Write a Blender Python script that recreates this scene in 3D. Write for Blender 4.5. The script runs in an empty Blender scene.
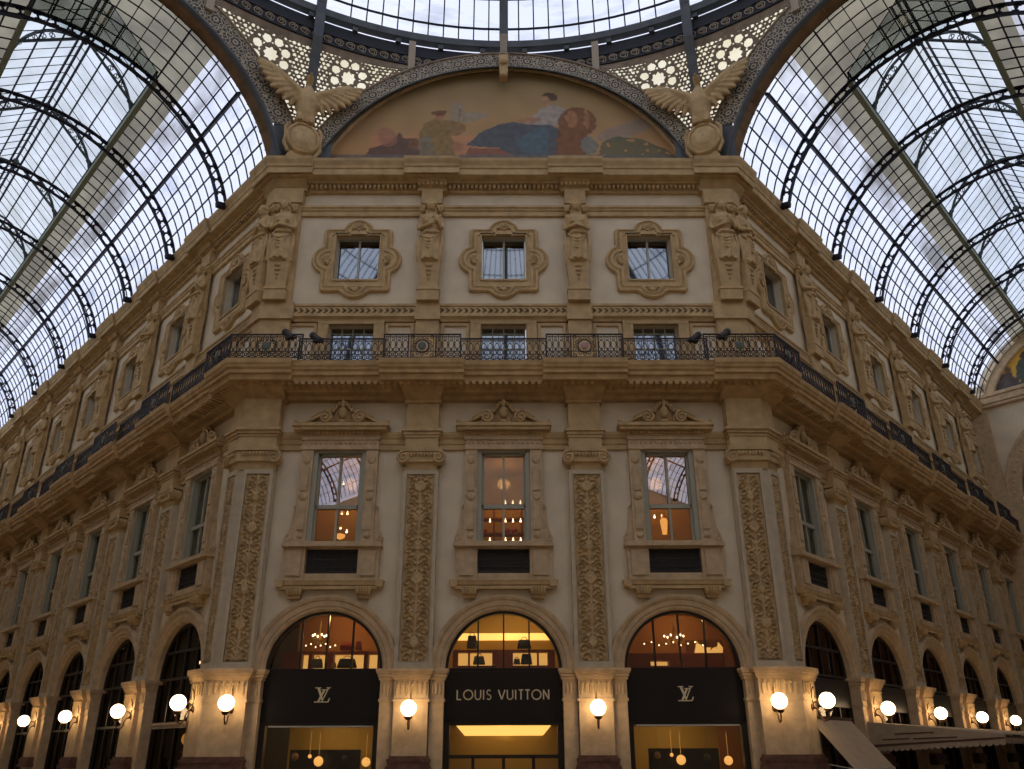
import bpy, math, random
from math import sin, cos, pi, sqrt, radians, atan2, floor, hypot
from mathutils import Vector, Matrix
from mathutils.geometry import tessellate_polygon
random.seed(7)
SC = bpy.context.scene
COL = SC.collection
R2 = 2 ** -.5
T22 = math.tan(radians(22.5))
C0 = 7.81            # half width of the central face
BC = 4.97            # bay spacing, central face
SS, DG = 4.87, 2.80  # bay spacing / first bay, side walls
AW = 12.0            # width of an arm
YC = -(C0 + AW * R2) # octagon centre

# ------------------------------------------------------------------ materials
def mat(name, col, rough=.75, metal=0., noise=.0, nscale=6., bump=0., emit=None, estr=0., spec=.3, col2=None):
    m = bpy.data.materials.new(name); m.use_nodes = True
    nt = m.node_tree; b = nt.nodes['Principled BSDF']
    b.inputs['Base Color'].default_value = (*col, 1)
    b.inputs['Roughness'].default_value = rough
    b.inputs['Metallic'].default_value = metal
    b.inputs['Specular IOR Level'].default_value = spec
    if emit:
        b.inputs['Emission Color'].default_value = (*emit, 1)
        b.inputs['Emission Strength'].default_value = estr
    if noise or bump:
        tc = nt.nodes.new('ShaderNodeTexCoord')
        n = nt.nodes.new('ShaderNodeTexNoise'); n.inputs['Scale'].default_value = nscale
        n.inputs['Detail'].default_value = 5
        nt.links.new(tc.outputs['Object'], n.inputs['Vector'])
        if noise:
            mx = nt.nodes.new('ShaderNodeMix'); mx.data_type = 'RGBA'
            c2 = col2 or tuple(c * (1 - noise) for c in col)
            c1 = tuple(min(1, c * (1 + noise * .5)) for c in col)
            mx.inputs['A'].default_value = (*c1, 1); mx.inputs['B'].default_value = (*c2, 1)
            r = nt.nodes.new('ShaderNodeMapRange'); r.inputs['From Min'].default_value = .35; r.inputs['From Max'].default_value = .68
            nt.links.new(n.outputs['Fac'], r.inputs['Value']); nt.links.new(r.outputs['Result'], mx.inputs['Factor'])
            nt.links.new(mx.outputs['Result'], b.inputs['Base Color'])
        if bump:
            bp = nt.nodes.new('ShaderNodeBump'); bp.inputs['Strength'].default_value = bump; bp.inputs['Distance'].default_value = .03
            nt.links.new(n.outputs['Fac'], bp.inputs['Height']); nt.links.new(bp.outputs['Normal'], b.inputs['Normal'])
    return m

def glassy(name, tint, gloss=.1, rough=.02, noise=None, gcol=(1, 1, 1)):
    m = bpy.data.materials.new(name); m.use_nodes = True
    nt = m.node_tree; nt.nodes.clear()
    out = nt.nodes.new('ShaderNodeOutputMaterial'); mix = nt.nodes.new('ShaderNodeMixShader')
    tr = nt.nodes.new('ShaderNodeBsdfTransparent'); gl = nt.nodes.new('ShaderNodeBsdfGlossy')
    tr.inputs['Color'].default_value = (*tint, 1); gl.inputs['Roughness'].default_value = rough
    gl.inputs['Color'].default_value = (*gcol, 1)
    mix.inputs['Fac'].default_value = gloss
    nt.links.new(tr.outputs[0], mix.inputs[1]); nt.links.new(gl.outputs[0], mix.inputs[2]); nt.links.new(mix.outputs[0], out.inputs[0])
    if noise:
        tint2, scale, lo, hi = noise
        tc = nt.nodes.new('ShaderNodeTexCoord'); mp = nt.nodes.new('ShaderNodeMapping')
        mp.inputs['Scale'].default_value = scale
        n = nt.nodes.new('ShaderNodeTexNoise'); n.inputs['Scale'].default_value = 1; n.inputs['Detail'].default_value = 3
        r = nt.nodes.new('ShaderNodeMapRange'); r.inputs['From Min'].default_value = lo; r.inputs['From Max'].default_value = hi
        mx = nt.nodes.new('ShaderNodeMix'); mx.data_type = 'RGBA'
        mx.inputs['A'].default_value = (*tint, 1); mx.inputs['B'].default_value = (*tint2, 1)
        nt.links.new(tc.outputs['Object'], mp.inputs['Vector']); nt.links.new(mp.outputs[0], n.inputs['Vector'])
        nt.links.new(n.outputs['Fac'], r.inputs['Value']); nt.links.new(r.outputs['Result'], mx.inputs['Factor'])
        nt.links.new(mx.outputs['Result'], tr.inputs['Color'])
    return m

M = {}
M['stone'] = mat('carved_stone', (.62, .43, .215), .8, noise=.2, nscale=3, bump=.25)
M['stone_dark'] = mat('bracket_stone', (.60, .39, .185), .8, noise=.22, nscale=3, bump=.25)
M['stone_pale'] = mat('pale_stone', (.64, .46, .27), .8, noise=.18, nscale=4, bump=.25)
M['plaster'] = mat('plaster', (.82, .69, .49), .85, noise=.10, nscale=1.3, bump=.1)
M['frame_pale'] = mat('pale_frame', (.62, .51, .35), .8, noise=.1, nscale=4)
M['marble'] = mat('red_marble', (.17, .08, .055), .45, noise=.4, nscale=5)
M['sash'] = mat('sash_paint', (.44, .42, .32), .6)
M['iron'] = mat('black_iron', (.042, .032, .034), .5, spec=.4)
M['rib'] = mat('vault_iron', (.012, .011, .022), .6, spec=.3)
M['ringblue'] = mat('ring_iron', (.115, .125, .13), .6, noise=.2, nscale=2)
M['frieze_dark'] = mat('frieze_iron', (.03, .03, .036), .6)
M['lattice'] = mat('lattice_paint', (.30, .225, .15), .7, noise=.3, nscale=3)
M['scroll'] = mat('scroll_paint', (.44, .36, .26), .7)
M['grille'] = mat('grille_iron', (.055, .05, .042), .6)
M['black_panel'] = mat('black_panel', (.016, .012, .011), .35, spec=.3)
M['bronze'] = mat('bronze_frame', (.018, .012, .009), .4, spec=.5)
M['letters'] = mat('sign_letters', (.85, .70, .44), .4)
M['white_bar'] = mat('white_window_frame', (.5, .5, .45), .5)
M['globe'] = mat('lamp_globe', (1, .95, .85), .4, emit=(1., .70, .38), estr=10.5)
M['globe_dim'] = mat('hanging_globe', (.9, .6, .2), .4, emit=(1., .48, .12), estr=1.1)
M['bulb'] = mat('bulb', (1, .9, .7), .4, emit=(1., .72, .40), estr=7.)
M['cove'] = mat('cove_light', (1, .8, .4), .4, emit=(1., .58, .14), estr=1.5)
M['niche'] = mat('niche_light', (1, .8, .4), .4, emit=(1., .52, .13), estr=.75)
M['bracket'] = mat('lamp_bracket', (.12, .06, .03), .4, metal=.6)
M['room_gold'] = mat('room_gold', (.50, .34, .10), .8)
M['room_brown'] = mat('room_brown', (.20, .075, .03), .8)
M['room_amber'] = mat('room_amber', (.42, .19, .06), .8)
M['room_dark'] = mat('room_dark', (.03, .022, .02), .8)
M['wood_red'] = mat('red_wood', (.26, .06, .03), .5)
M['bag_grey'] = mat('grey_leather', (.10, .09, .07), .6)
M['bag_dark'] = mat('dark_leather', (.03, .028, .03), .6)
M['bag_red'] = mat('red_leather', (.35, .03, .02), .5)
M['bag_tan'] = mat('tan_leather', (.4, .22, .08), .6)
M['curtain'] = mat('curtain', (.62, .60, .46), .9, noise=.15, nscale=8)
M['awning'] = mat('awning_canvas', (.40, .30, .20), .9, noise=.1, nscale=5)
M['awning_trim'] = mat('awning_trim', (.10, .05, .03), .9)
M['knee'] = mat('knee_iron', (.06, .07, .065), .6)
M['gutter'] = mat('gutter_green', (.26, .28, .19), .6)
M['floor'] = mat('floor_mosaic', (.32, .24, .17), .45, noise=.35, nscale=.8)
M['vase'] = mat('gilt', (.5, .32, .1), .35, metal=.6)
M['soffit'] = mat('soffit_brown', (.30, .19, .10), .8, noise=.3, nscale=2)
M['glass_clear'] = glassy('roof_glass', (.93, .95, 1.), .02, .05, ((.66, .70, .78), (.5, .5, 1.5), .52, .72))
M['glass_mid'] = glassy('shade_streaked_roof_glass', (.84, .86, .92), .03, .05, ((.30, .29, .28), (.25, .25, 1.2), .42, .62))  # grey streaks stand in for the roof walkway darkening the glass from outside
M['glass_old_shaded'] = glassy('shaded_weathered_roof_glass', (.33, .30, .22), .03, .1, ((.20, .18, .14), (.7, .7, 1.), .35, .65))  # dark tint mixes glass dirt with painted shade of a walkway outside
M['glass_lantern'] = glassy('lantern_glass', (.80, .85, .88), .03, .05, ((.62, .66, .66), (.6, .6, .6), .4, .65))
M['glass_cream'] = glassy('cream_glass', (.95, .86, .62), .02, .1, ((.85, .74, .50), (.8, .8, .8), .4, .6))
M['glass_shop'] = glassy('shop_glass', (.9, .9, .88), .035, .01)
M['glass_dark'] = glassy('arch_glass', (.55, .5, .45), .06, .01)
M['glass_first'] = glassy('upper_sash_glass', (.62, .60, .58), .24, .01)
M['glass_low'] = glassy('lower_sash_glass', (.85, .8, .75), .05, .01)
M['glass_curt'] = glassy('curtain_glass', (.75, .76, .7), .14, .02)
M['mirror'] = None
def mirror_mat():
    m = bpy.data.materials.new('mezzanine_glass'); m.use_nodes = True
    b = m.node_tree.nodes['Principled BSDF']
    b.inputs['Base Color'].default_value = (.27, .29, .30, 1); b.inputs['Metallic'].default_value = 1
    b.inputs['Roughness'].default_value = .03
    return m
M['mirror'] = mirror_mat()

def band_material():
    """dark iron band with cream filigree: rosettes on a repeat along the arch (UV in metres)"""
    m = bpy.data.materials.new('filigree_band'); m.use_nodes = True
    nt = m.node_tree; b = nt.nodes['Principled BSDF']; N = nt.nodes; L = nt.links
    def mth(op, a, b_=None, c=None):
        n = N.new('ShaderNodeMath'); n.operation = op
        for i, v in enumerate((a, b_, c)):
            if v is None: continue
            if isinstance(v, (int, float)): n.inputs[i].default_value = v
            else: L.new(v, n.inputs[i])
        return n.outputs[0]
    uv = N.new('ShaderNodeUVMap'); sp = N.new('ShaderNodeSeparateXYZ'); L.new(uv.outputs[0], sp.inputs[0])
    s, t = sp.outputs[0], sp.outputs[1]
    fs = mth('SUBTRACT', mth('FRACT', mth('DIVIDE', s, .88)), .5)
    x = mth('MULTIPLY', fs, .88); y = mth('SUBTRACT', t, .5); y = mth('MULTIPLY', y, .72)
    r = mth('SQRT', mth('ADD', mth('MULTIPLY', x, x), mth('MULTIPLY', y, y)))
    ang = mth('ARCTAN2', y, x)
    pet = mth('ADD', r, mth('MULTIPLY', mth('COSINE', mth('MULTIPLY', ang, 8)), .02))
    ring1 = mth('LESS_THAN', mth('ABSOLUTE', mth('SUBTRACT', pet, .19)), .022)
    ring2 = mth('LESS_THAN', mth('ABSOLUTE', mth('SUBTRACT', r, .07)), .03)
    edge = mth('GREATER_THAN', mth('ABSOLUTE', y), .325)
    vo = N.new('ShaderNodeTexVoronoi'); vo.feature = 'DISTANCE_TO_EDGE'; vo.inputs['Scale'].default_value = 9
    L.new(uv.outputs[0], vo.inputs['Vector'])
    mp = N.new('ShaderNodeMapping'); mp.inputs['Scale'].default_value = (1, .72, 1)
    L.new(uv.outputs[0], mp.inputs['Vector']); L.new(mp.outputs[0], vo.inputs['Vector'])
    fil = mth('LESS_THAN', vo.outputs['Distance'], .11)
    out = mth('GREATER_THAN', r, .235)
    fil = mth('MULTIPLY', fil, out)
    tot = mth('MINIMUM', mth('ADD', mth('ADD', ring1, ring2), mth('ADD', fil, edge)), 1.0)
    mx = N.new('ShaderNodeMix'); mx.data_type = 'RGBA'
    mx.inputs['A'].default_value = (.06, .052, .042, 1); mx.inputs['B'].default_value = (.46, .38, .26, 1)
    L.new(tot, mx.inputs['Factor']); L.new(mx.outputs['Result'], b.inputs['Base Color'])
    b.inputs['Roughness'].default_value = .7
    return m
M['band'] = band_material()

def paint_material(name):
    m = bpy.data.materials.new(name); m.use_nodes = True
    nt = m.node_tree; b = nt.nodes['Principled BSDF']
    a = nt.nodes.new('ShaderNodeVertexColor'); a.layer_name = 'paint'
    nt.links.new(a.outputs[0], b.inputs['Base Color']); b.inputs['Roughness'].default_value = .7
    return m
M['paint'] = paint_material('mosaic_paint')

# ------------------------------------------------------------------ mesh builder
class MB:
    """fn maps (x, off, z) to a point; default: off is towards the viewer (-y)"""
    def __init__(s, fn=None, z0=0., org=None):
        s.v = []; s.f = []; s.mi = []; s.uv = None; s.cur = 0
        s.fn = fn or (lambda x, o, z: (x, -o, z)); s.z0 = z0; s.org = org
    def P(s, x, o, z):
        p = s.fn(x, o, z)
        if s.org is not None: p = (p[0] - s.org[0], p[1] - s.org[1], p[2] - s.org[2])
        else: p = (p[0], p[1], p[2] - s.z0)
        s.v.append(p); return len(s.v) - 1
    def F(s, *idx): s.f.append(tuple(idx)); s.mi.append(s.cur)
    def box(s, x0, x1, o0, o1, z0, z1):
        a = [s.P(x, o, z) for z in (z0, z1) for x, o in ((x0, o0), (x1, o0), (x1, o1), (x0, o1))]
        for q in ((0, 1, 2, 3), (7, 6, 5, 4), (0, 4, 5, 1), (1, 5, 6, 2), (2, 6, 7, 3), (3, 7, 4, 0)): s.F(*(a[i] for i in q))
    def frustum(s, a0, a1, z0, z1):
        """a0/a1: (x0,x1,o0,o1) rectangles at z0 / z1"""
        a = [s.P(x, o, z) for (x0, x1, o0, o1), z in ((a0, z0), (a1, z1)) for x, o in ((x0, o0), (x1, o0), (x1, o1), (x0, o1))]
        for q in ((0, 1, 2, 3), (7, 6, 5, 4), (0, 4, 5, 1), (1, 5, 6, 2), (2, 6, 7, 3), (3, 7, 4, 0)): s.F(*(a[i] for i in q))
    def cap(s, idx, pts2):
        for t in tessellate_polygon([[Vector((p[0], p[1], 0)) for p in pts2]]): s.F(*(idx[i] for i in t))
    def prof_x(s, prof, x0, x1):
        """(off,z) polygon drawn out along x"""
        n = len(prof); a = [s.P(x0, o, z) for o, z in prof]; b = [s.P(x1, o, z) for o, z in prof]
        for i in range(n): j = (i + 1) % n; s.F(a[i], a[j], b[j], b[i])
        s.cap(a, prof); s.cap(b, prof)
    def moulding(s, prof, x0, x1, ret=None):
        """moulding with its profile returned round both ends (prof: (off,z) open, from bottom to top; off 0 = wall)"""
        k = []
        for o, z in prof: k.append([s.P(x0 - o, 0, z), s.P(x0 - o, o, z), s.P(x1 + o, o, z), s.P(x1 + o, 0, z)])
        for a, b in zip(k, k[1:]):
            for i in range(3): s.F(a[i], a[i + 1], b[i + 1], b[i])
        for q in (k[0], k[-1]): s.F(*q)
    def poly(s, pts, o0, o1):
        """(x,z) outline with thickness o0..o1"""
        n = len(pts); a = [s.P(x, o0, z) for x, z in pts]; b = [s.P(x, o1, z) for x, z in pts]
        for i in range(n): j = (i + 1) % n; s.F(a[i], a[j], b[j], b[i])
        s.cap(a, pts); s.cap(b, pts)
    def rings(s, loops, closed=True, caps=False):
        """loops: list of lists of (x,o,z) with equal length"""
        I = [[s.P(*p) for p in l] for l in loops]; n = len(I[0])
        for a, b in zip(I, I[1:]):
            for i in range(n if closed else n - 1): j = (i + 1) % n; s.F(a[i], a[j], b[j], b[i])
        if caps: s.F(*I[0]); s.F(*I[-1])
        return I
    def arc(s, prof, cx, cz, a0, a1, n, closed=False, ez=1.):
        """prof: list of (radius, off); swept round (cx,cz)"""
        L = []
        for k in range(n + 1):
            a = a0 + (a1 - a0) * k / n
            L.append([(cx + r * cos(a), o, cz + r * ez * sin(a)) for r, o in prof])
        s.rings(L, closed=closed)
    def lathe(s, cx, co, prof, n=12):
        L = [[(cx + r * cos(2 * pi * k / n), co + r * sin(2 * pi * k / n), z) for k in range(n)] for r, z in prof]
        s.rings(L, caps=True)
    def ell(s, cx, co, cz, rx, ro, rz, n=12, m=8):
        L = []
        for j in range(m + 1):
            t = -pi / 2 + pi * j / m; c = max(cos(t), .02)
            L.append([(cx + rx * c * cos(2 * pi * k / n), co + ro * c * sin(2 * pi * k / n), cz + rz * sin(t)) for k in range(n)])
        s.rings(L, caps=True)
    def tube(s, pts, r, n=6, r1=None, closed=False):
        pts = [Vector(p) for p in pts]; L = []; m = len(pts); up = Vector((.13, .31, .94)).normalized()
        for i, p in enumerate(pts):
            if closed: d = pts[(i + 1) % m] - pts[i - 1]
            else: d = pts[min(i + 1, m - 1)] - pts[max(i - 1, 0)]
            if d.length < 1e-9: d = Vector((0, 0, 1))
            d.normalize(); a = d.cross(up)
            if a.length < .05: a = d.cross(Vector((1, 0, 0)))
            a.normalize(); b = d.cross(a)
            rr = r if r1 is None else r + (r1 - r) * i / (m - 1)
            if isinstance(r, (list, tuple)): rr = r[i]
            L.append([tuple(p + a * rr * cos(2 * pi * k / n) + b * rr * sin(2 * pi * k / n)) for k in range(n)])
        if closed: L.append(L[0])
        s.rings(L, caps=not closed)
    def stroke(s, pts, w, o0, o1):
        """flat stroke of width w along (x,z) points"""
        for (x0, z0), (x1, z1) in zip(pts, pts[1:]):
            d = Vector((x1 - x0, z1 - z0))
            if d.length < 1e-6: continue
            e = d.normalized(); nx, nz = -e.y * w / 2, e.x * w / 2; ex, ez = e.x * w * .12, e.y * w * .12
            s.poly([(x0 - nx - ex, z0 - nz - ez), (x1 - nx + ex, z1 - nz + ez), (x1 + nx + ex, z1 + nz + ez), (x0 + nx - ex, z0 + nz - ez)], o0, o1)
    def build(s, name, m, parent=None, smooth=False, mods=None):
        me = bpy.data.meshes.new(name); me.from_pydata(s.v, [], s.f)
        for x in (m if isinstance(m, (list, tuple)) else [m]): me.materials.append(x)
        if any(s.mi): me.polygons.foreach_set('material_index', s.mi)
        if s.uv:
            uvl = me.uv_layers.new(name='UVMap')
            for lp in me.loops: uvl.data[lp.index].uv = s.uv[lp.vertex_index]
        me.validate()
        import bmesh
        bm = bmesh.new(); bm.from_mesh(me); bmesh.ops.recalc_face_normals(bm, faces=bm.faces[:]); bm.to_mesh(me); bm.free()
        if smooth: me.polygons.foreach_set('use_smooth', [True] * len(me.polygons))
        o = bpy.data.objects.new(name, me); COL.objects.link(o)
        if parent: o.parent = parent
        return o

def remesh(o, voxel=.03, smooth=2):
    """turn the joined shapes of one figure into one continuous surface"""
    md = o.modifiers.new('r', 'REMESH'); md.mode = 'VOXEL'; md.voxel_size = voxel; md.use_smooth_shade = True
    if smooth:
        sm = o.modifiers.new('s', 'SMOOTH'); sm.iterations = smooth; sm.factor = .5
    dg = bpy.context.evaluated_depsgraph_get(); dg.update()
    me = bpy.data.meshes.new_from_object(o.evaluated_get(dg))
    o.modifiers.clear(); o.data = me
    return o

def thing(name, label, cat, loc=(0, 0, 0), rz=0., group=None, kind=None):
    o = bpy.data.objects.new(name, None); COL.objects.link(o); o.location = loc; o.rotation_euler = (0, 0, rz)
    o.empty_display_size = .3
    o['label'] = label; o['category'] = cat
    if group: o['group'] = group
    if kind: o['kind'] = kind
    return o
def tag(o, label, cat, group=None, kind=None):
    o['label'] = label; o['category'] = cat
    if group: o['group'] = group
    if kind: o['kind'] = kind
    return o
def struct(o): o['kind'] = 'structure'; return o
def copy_tree(o, parent=None):
    c = o.copy(); COL.objects.link(c); c.parent = parent
    for ch in list(o.children): copy_tree(ch, c)
    return c
def dup(root, loc, rz, label, group=None):
    c = copy_tree(root); c.location = loc; c.rotation_euler = (0, 0, rz); c['label'] = label
    if group: c['group'] = group
    return c

ROT = {'C': 0., 'L': -pi / 4, 'R': pi / 4}
def W(side, d, off=0., z=0.):
    """world point on a face: C = central (d is x), L / R = receding walls (d from the corner)"""
    if side == 'C': return Vector((d, -off, z))
    s = -1 if side == 'L' else 1
    return Vector((s * (C0 + d * R2 + off * R2), d * R2 - off * R2, z))
def AP(sg, d, u, z):
    """point in an arm: d along it from the octagon, u across from its inner wall"""
    return Vector((sg * (C0 + d * R2 + u * R2), d * R2 - u * R2, z))
def corner(sg, off, z): return Vector((sg * (C0 + off * T22), -off, z))
ORD = ['first', 'second', 'third', 'fourth', 'fifth', 'sixth', 'seventh', 'eighth', 'ninth']
NL, NR = 7, 6
WALLN = {'L': 'left wall', 'R': 'right wall'}
def bays():
    """(side, d, phrase) for every bay"""
    for i, w in ((-1, 'in the left bay of the facade'), (0, 'in the middle bay of the facade'), (1, 'in the right bay of the facade')):
        yield 'C', i * BC, w, i
    for sd, n in (('L', NL), ('R', NR)):
        for k in range(n): yield sd, DG + k * SS, 'on the %s, %s from corner' % (WALLN[sd], ORD[k]), k
def piers(extra=0):
    for i, w in ((-.5, 'just left of the middle bay'), (.5, 'just right of the middle bay')):
        yield 'C', i * BC, w, i
    for sd, n in (('L', NL), ('R', NR)):
        for k in range(n - (sd == 'R')): yield sd, DG + (k + .5) * SS, 'on the %s, %s past corner' % (WALLN[sd], ORD[k]), k

# path sweeps over the three walls
def run(mb, prof, nodes, closed=True, caps=True):
    """nodes: functions off,z -> world point"""
    L = [[tuple(f(o, z)) for o, z in prof] for f in nodes]
    keep = mb.fn; mb.fn = lambda x, o, z: (x, o, z)
    I = mb.rings(L, closed=closed)
    if caps: mb.cap(I[0], prof); mb.cap(I[-1], prof)
    mb.fn = keep
def nd(side, d): return lambda o, z: W(side, d, o, z)
def nc(sg): return lambda o, z: corner(sg, o, z)
LEND, REND = DG + (NL - .5) * SS, 28.5
ALL = [nd('L', LEND), nc(-1), nc(1), nd('R', REND)]

# ------------------------------------------------------------------ walls with openings
AZ, AR = 4.15, 1.62       # arch springing and radius
def wall_bay(mb, cx, x0, x1, top=20.4):
    def q(a, b, z0, z1):
        if b - a < 1e-4: return
        i = [mb.P(a, 0, z0), mb.P(b, 0, z0), mb.P(b, 0, z1), mb.P(a, 0, z1)]; mb.F(*i)
    q(x0, cx - AR, 0, AZ); q(cx + AR, x1, 0, AZ)
    n = 24; Z = 6.05
    q(x0, cx - AR, AZ, Z); q(cx + AR, x1, AZ, Z)
    for k in range(n):
        a, b = pi - pi * k / n, pi - pi * (k + 1) / n
        i = [mb.P(cx + AR * cos(a), 0, AZ + AR * sin(a)), mb.P(cx + AR * cos(b), 0, AZ + AR * sin(b)), mb.P(cx + AR * cos(b), 0, Z), mb.P(cx + AR * cos(a), 0, Z)]
        mb.F(*i)
    z = Z
    for hw, z0, z1 in ((.68, 7.72, 10.58), (.74, 13.18, 15.09), (.74, 16.78, 18.61)):
        q(x0, x1, z, z0); q(x0, cx - hw, z0, z1); q(cx + hw, x1, z0, z1)
        # reveals
        for (a, b, c, d) in ((cx - hw, z0, cx - hw, z1), (cx + hw, z0, cx + hw, z1), (cx - hw, z0, cx + hw, z0), (cx - hw, z1, cx + hw, z1)):
            i = [mb.P(a, 0, b), mb.P(c, 0, d), mb.P(c, -.34, d), mb.P(a, -.34, b)]; mb.F(*i)
        z = z1
    q(x0, x1, z, top)
mb = MB()
for i in (-1, 0, 1):
    wall_bay(mb, i * BC, -C0 if i < 0 else (i - .5) * BC, C0 if i > 0 else (i + .5) * BC)
struct(mb.build('wall_center', M['plaster']))
for sd, n, nm in (('L', NL, 'wall_left'), ('R', NR, 'wall_right')):
    mb = MB(fn=lambda x, o, z, sd=sd: tuple(W(sd, x, o, z)))
    for k in range(n): wall_bay(mb, DG + k * SS, 0 if k == 0 else DG + (k - .5) * SS, (DG + (k + .5) * SS) if k < n - 1 else (LEND if sd == 'L' else REND))
    struct(mb.build(nm, M['plaster']))

# floor
mb = MB(fn=lambda x, o, z: (x, o, z)); mb.box(-45, 45, -45, 40, -.3, 0)
struct(mb.build('floor', M['floor']))
# rest of the octagon crossing and of the arms, behind and beside the viewpoint
def slab(name, a, b, z0, z1, th=.6, m=None):
    a, b = Vector(a), Vector(b); d = (b - a).normalized(); n = Vector((-d.y, d.x)) * th
    mb = MB(fn=lambda x, o, z: (x, o, z)); P = [a, b, b + n, a + n]
    I = [mb.P(p.x, p.y, z) for z in (z0, z1) for p in P]
    for q in ((0, 1, 2, 3), (7, 6, 5, 4), (0, 4, 5, 1), (1, 5, 6, 2), (2, 6, 7, 3), (3, 7, 4, 0)): mb.F(*(I[i] for i in q))
    return struct(mb.build(name, m or M['plaster']))
A8 = AW * R2
for sg, nm in ((-1, 'left'), (1, 'right')):
    p0 = AP(sg, 0, AW, 0); p1 = AP(sg, 28.5 if sg > 0 else LEND, AW, 0)
    q0 = Vector((p0.x, p0.y - 2 * C0))
    a, b = ((p1.x, p1.y), (p0.x, p0.y)) if sg > 0 else ((p0.x, p0.y), (p1.x, p1.y))
    slab('wall_outer_' + nm, b, a, 0, 21.3)
    a, b = ((p0.x, p0.y), (q0.x, q0.y)) if sg > 0 else ((q0.x, q0.y), (p0.x, p0.y))
    slab('wall_crossing_' + nm, b, a, 0, 26.3)
    e = q0 + Vector((sg * R2, -R2)) * 28
    a, b = ((q0.x, q0.y), (e.x, e.y)) if sg > 0 else ((e.x, e.y), (q0.x, q0.y))
    slab('wall_rear_' + nm, b, a, 0, 21.3)
yr = p0.y - 2 * C0 - A8
for sg, nm in ((-1, 'left'), (1, 'right')):
    e = Vector((sg * (C0 + A8), p0.y - 2 * C0)) + Vector((sg * R2, -R2)) * 28; f = Vector((sg * C0, yr)) + Vector((sg * R2, -R2)) * 28
    slab('wall_rear_inner_' + nm, (sg * C0, yr), (f.x, f.y), 0, 21.3); slab('wall_rear_end_' + nm, (e.x, e.y), (f.x, f.y), 0, 26)
slab('wall_rear', (-C0, yr), (C0, yr), 0, 26.3)
# ------------------------------------------------------------------ horizontal mouldings
def trim(n, prof, m, nodes=ALL, extra=None):
    mb = MB(); run(mb, prof, nodes)
    if extra: extra(mb)
    return struct(mb.build('trim_%d' % n, m))
trim(1, [(-.02, 10.66), (.08, 10.66), (.08, 10.8), (.12, 10.84), (.12, 10.98), (.16, 11.02), (.2, 11.12), (.2, 11.2), (-.02, 11.22)], M['stone'])
trim(2, [(-.02, 15.16), (.1, 15.16), (.14, 15.24), (.22, 15.30), (.22, 15.36), (.16, 15.38), (.16, 15.68), (.2, 15.7), (.2, 15.78), (-.02, 15.8)], M['stone'])
trim(3, [(-.02, 19.37), (.1, 19.38), (.1, 19.55), (.14, 19.57), (.16, 19.64), (.2, 19.66), (.2, 19.74), (-.02, 19.76)], M['stone'])
def leafband(mb):     # carved running pattern on the band under the mezzanine
    for sd, a, b in (('C', -C0, C0), ('L', 0, LEND), ('R', 0, REND)):
        mb.fn = lambda x, o, z, sd=sd: tuple(W(sd, x, o, z)); x = a + .1
        while x < b - .1:
            for s in (0, 1):
                mb.frustum((x, x + .06, .15, .172), (x + .10, x + .16, .15, .172), 15.46, 15.54); mb.frustum((x + .10, x + .16, .15, .172), (x, x + .06, .15, .172), 15.54, 15.62)
            x += .2
mb = MB(); leafband(mb); struct(mb.build('trim_4', M['stone']))
# main cornice
CORN = [(-.5, 20.35), (.12, 20.35), (.15, 20.42), (.15, 20.56), (.34, 20.58), (.38, 20.64), (.62, 20.66), (.66, 20.68), (.66, 20.9), (.70, 20.93), (.72, 21.02), (.80, 21.16), (.82, 21.26), (-.5, 21.34)]
def dentils(mb):
    for sd, a, b in (('C', -C0 - .05, C0 + .05), ('L', 0, LEND), ('R', 0, REND)):
        mb.fn = lambda x, o, z, sd=sd: tuple(W(sd, x, o, z)); x = a + .05
        while x < b: mb.box(x, x + .085, .14, .30, 20.42, 20.55); x += .155
trim(5, CORN, M['stone'], extra=dentils)
def shift(p, d, dz=0.): return [(o + (d if o > 0 else 0), z + dz) for o, z in p]
# ------------------------------------------------------------------ balcony
BAL = [(-.02, 12.27), (.22, 12.29), (.26, 12.40), (.5, 12.43), (.55, 12.52), (.92, 12.56), (.96, 12.72), (1.04, 12.74), (1.04, 12.85), (1.10, 12.9), (1.12, 12.96), (1.16, 13.02), (1.18, 13.16), (-.02, 13.17)]
t_bal = thing('stone_balcony', 'long tan stone balcony running round all three facades above the first floor', 'balcony', (0, 0, 12.27))
mb = MB(org=(0, 0, 12.27)); run(mb, BAL, ALL)
for sd, a, b in (('C', -C0 - .4, C0 + .4), ('L', 0, LEND), ('R', 0, REND)):
    mb.fn = lambda x, o, z, sd=sd: tuple(W(sd, x, o, z)); x = a + .05
    while x < b: mb.box(x, x + .11, .5, .93, 12.48, 12.60); x += .2
mb.build('slab', M['stone_dark'], t_bal)
RH = 1.28   # half length of a projecting stretch
def proj_block(side, d):
    mb = MB(fn=lambda x, o, z: tuple(W(side, d + x, o, z)), org=(0, 0, 12.27))
    mb.prof_x([(0, 12.55)] + [(o + .17, z) for o, z in BAL[5:-1]] + [(0, 13.19)], -RH, RH)
    mb.frustum((-.52, .52, -.02, .34), (-.72, .72, -.02, .95), 12.2, 12.6)
    mb.box(-.56, .56, -.02, .36, 12.12, 12.22)
    mb.build('projecting_slab', M['stone_dark'], t_bal)
for sd, d, w, k in piers(): proj_block(sd, d)
for sg, sd in ((-1, 'L'), (1, 'R')):
    mb = MB(org=(0, 0, 12.27))
    run(mb, [(0, 12.55)] + [(o + .17, z) for o, z in BAL[5:-1]] + [(0, 13.19)], [nd('C', sg * 6.42), nc(sg), nd(sd, .95)])
    run(mb, [(0, 12.2), (.34, 12.2), (.95, 12.6), (0, 12.6)], [nd('C', sg * 6.75), nc(sg), nd(sd, .75)])
    mb.build('projecting_slab', M['stone_dark'], t_bal)

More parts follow.
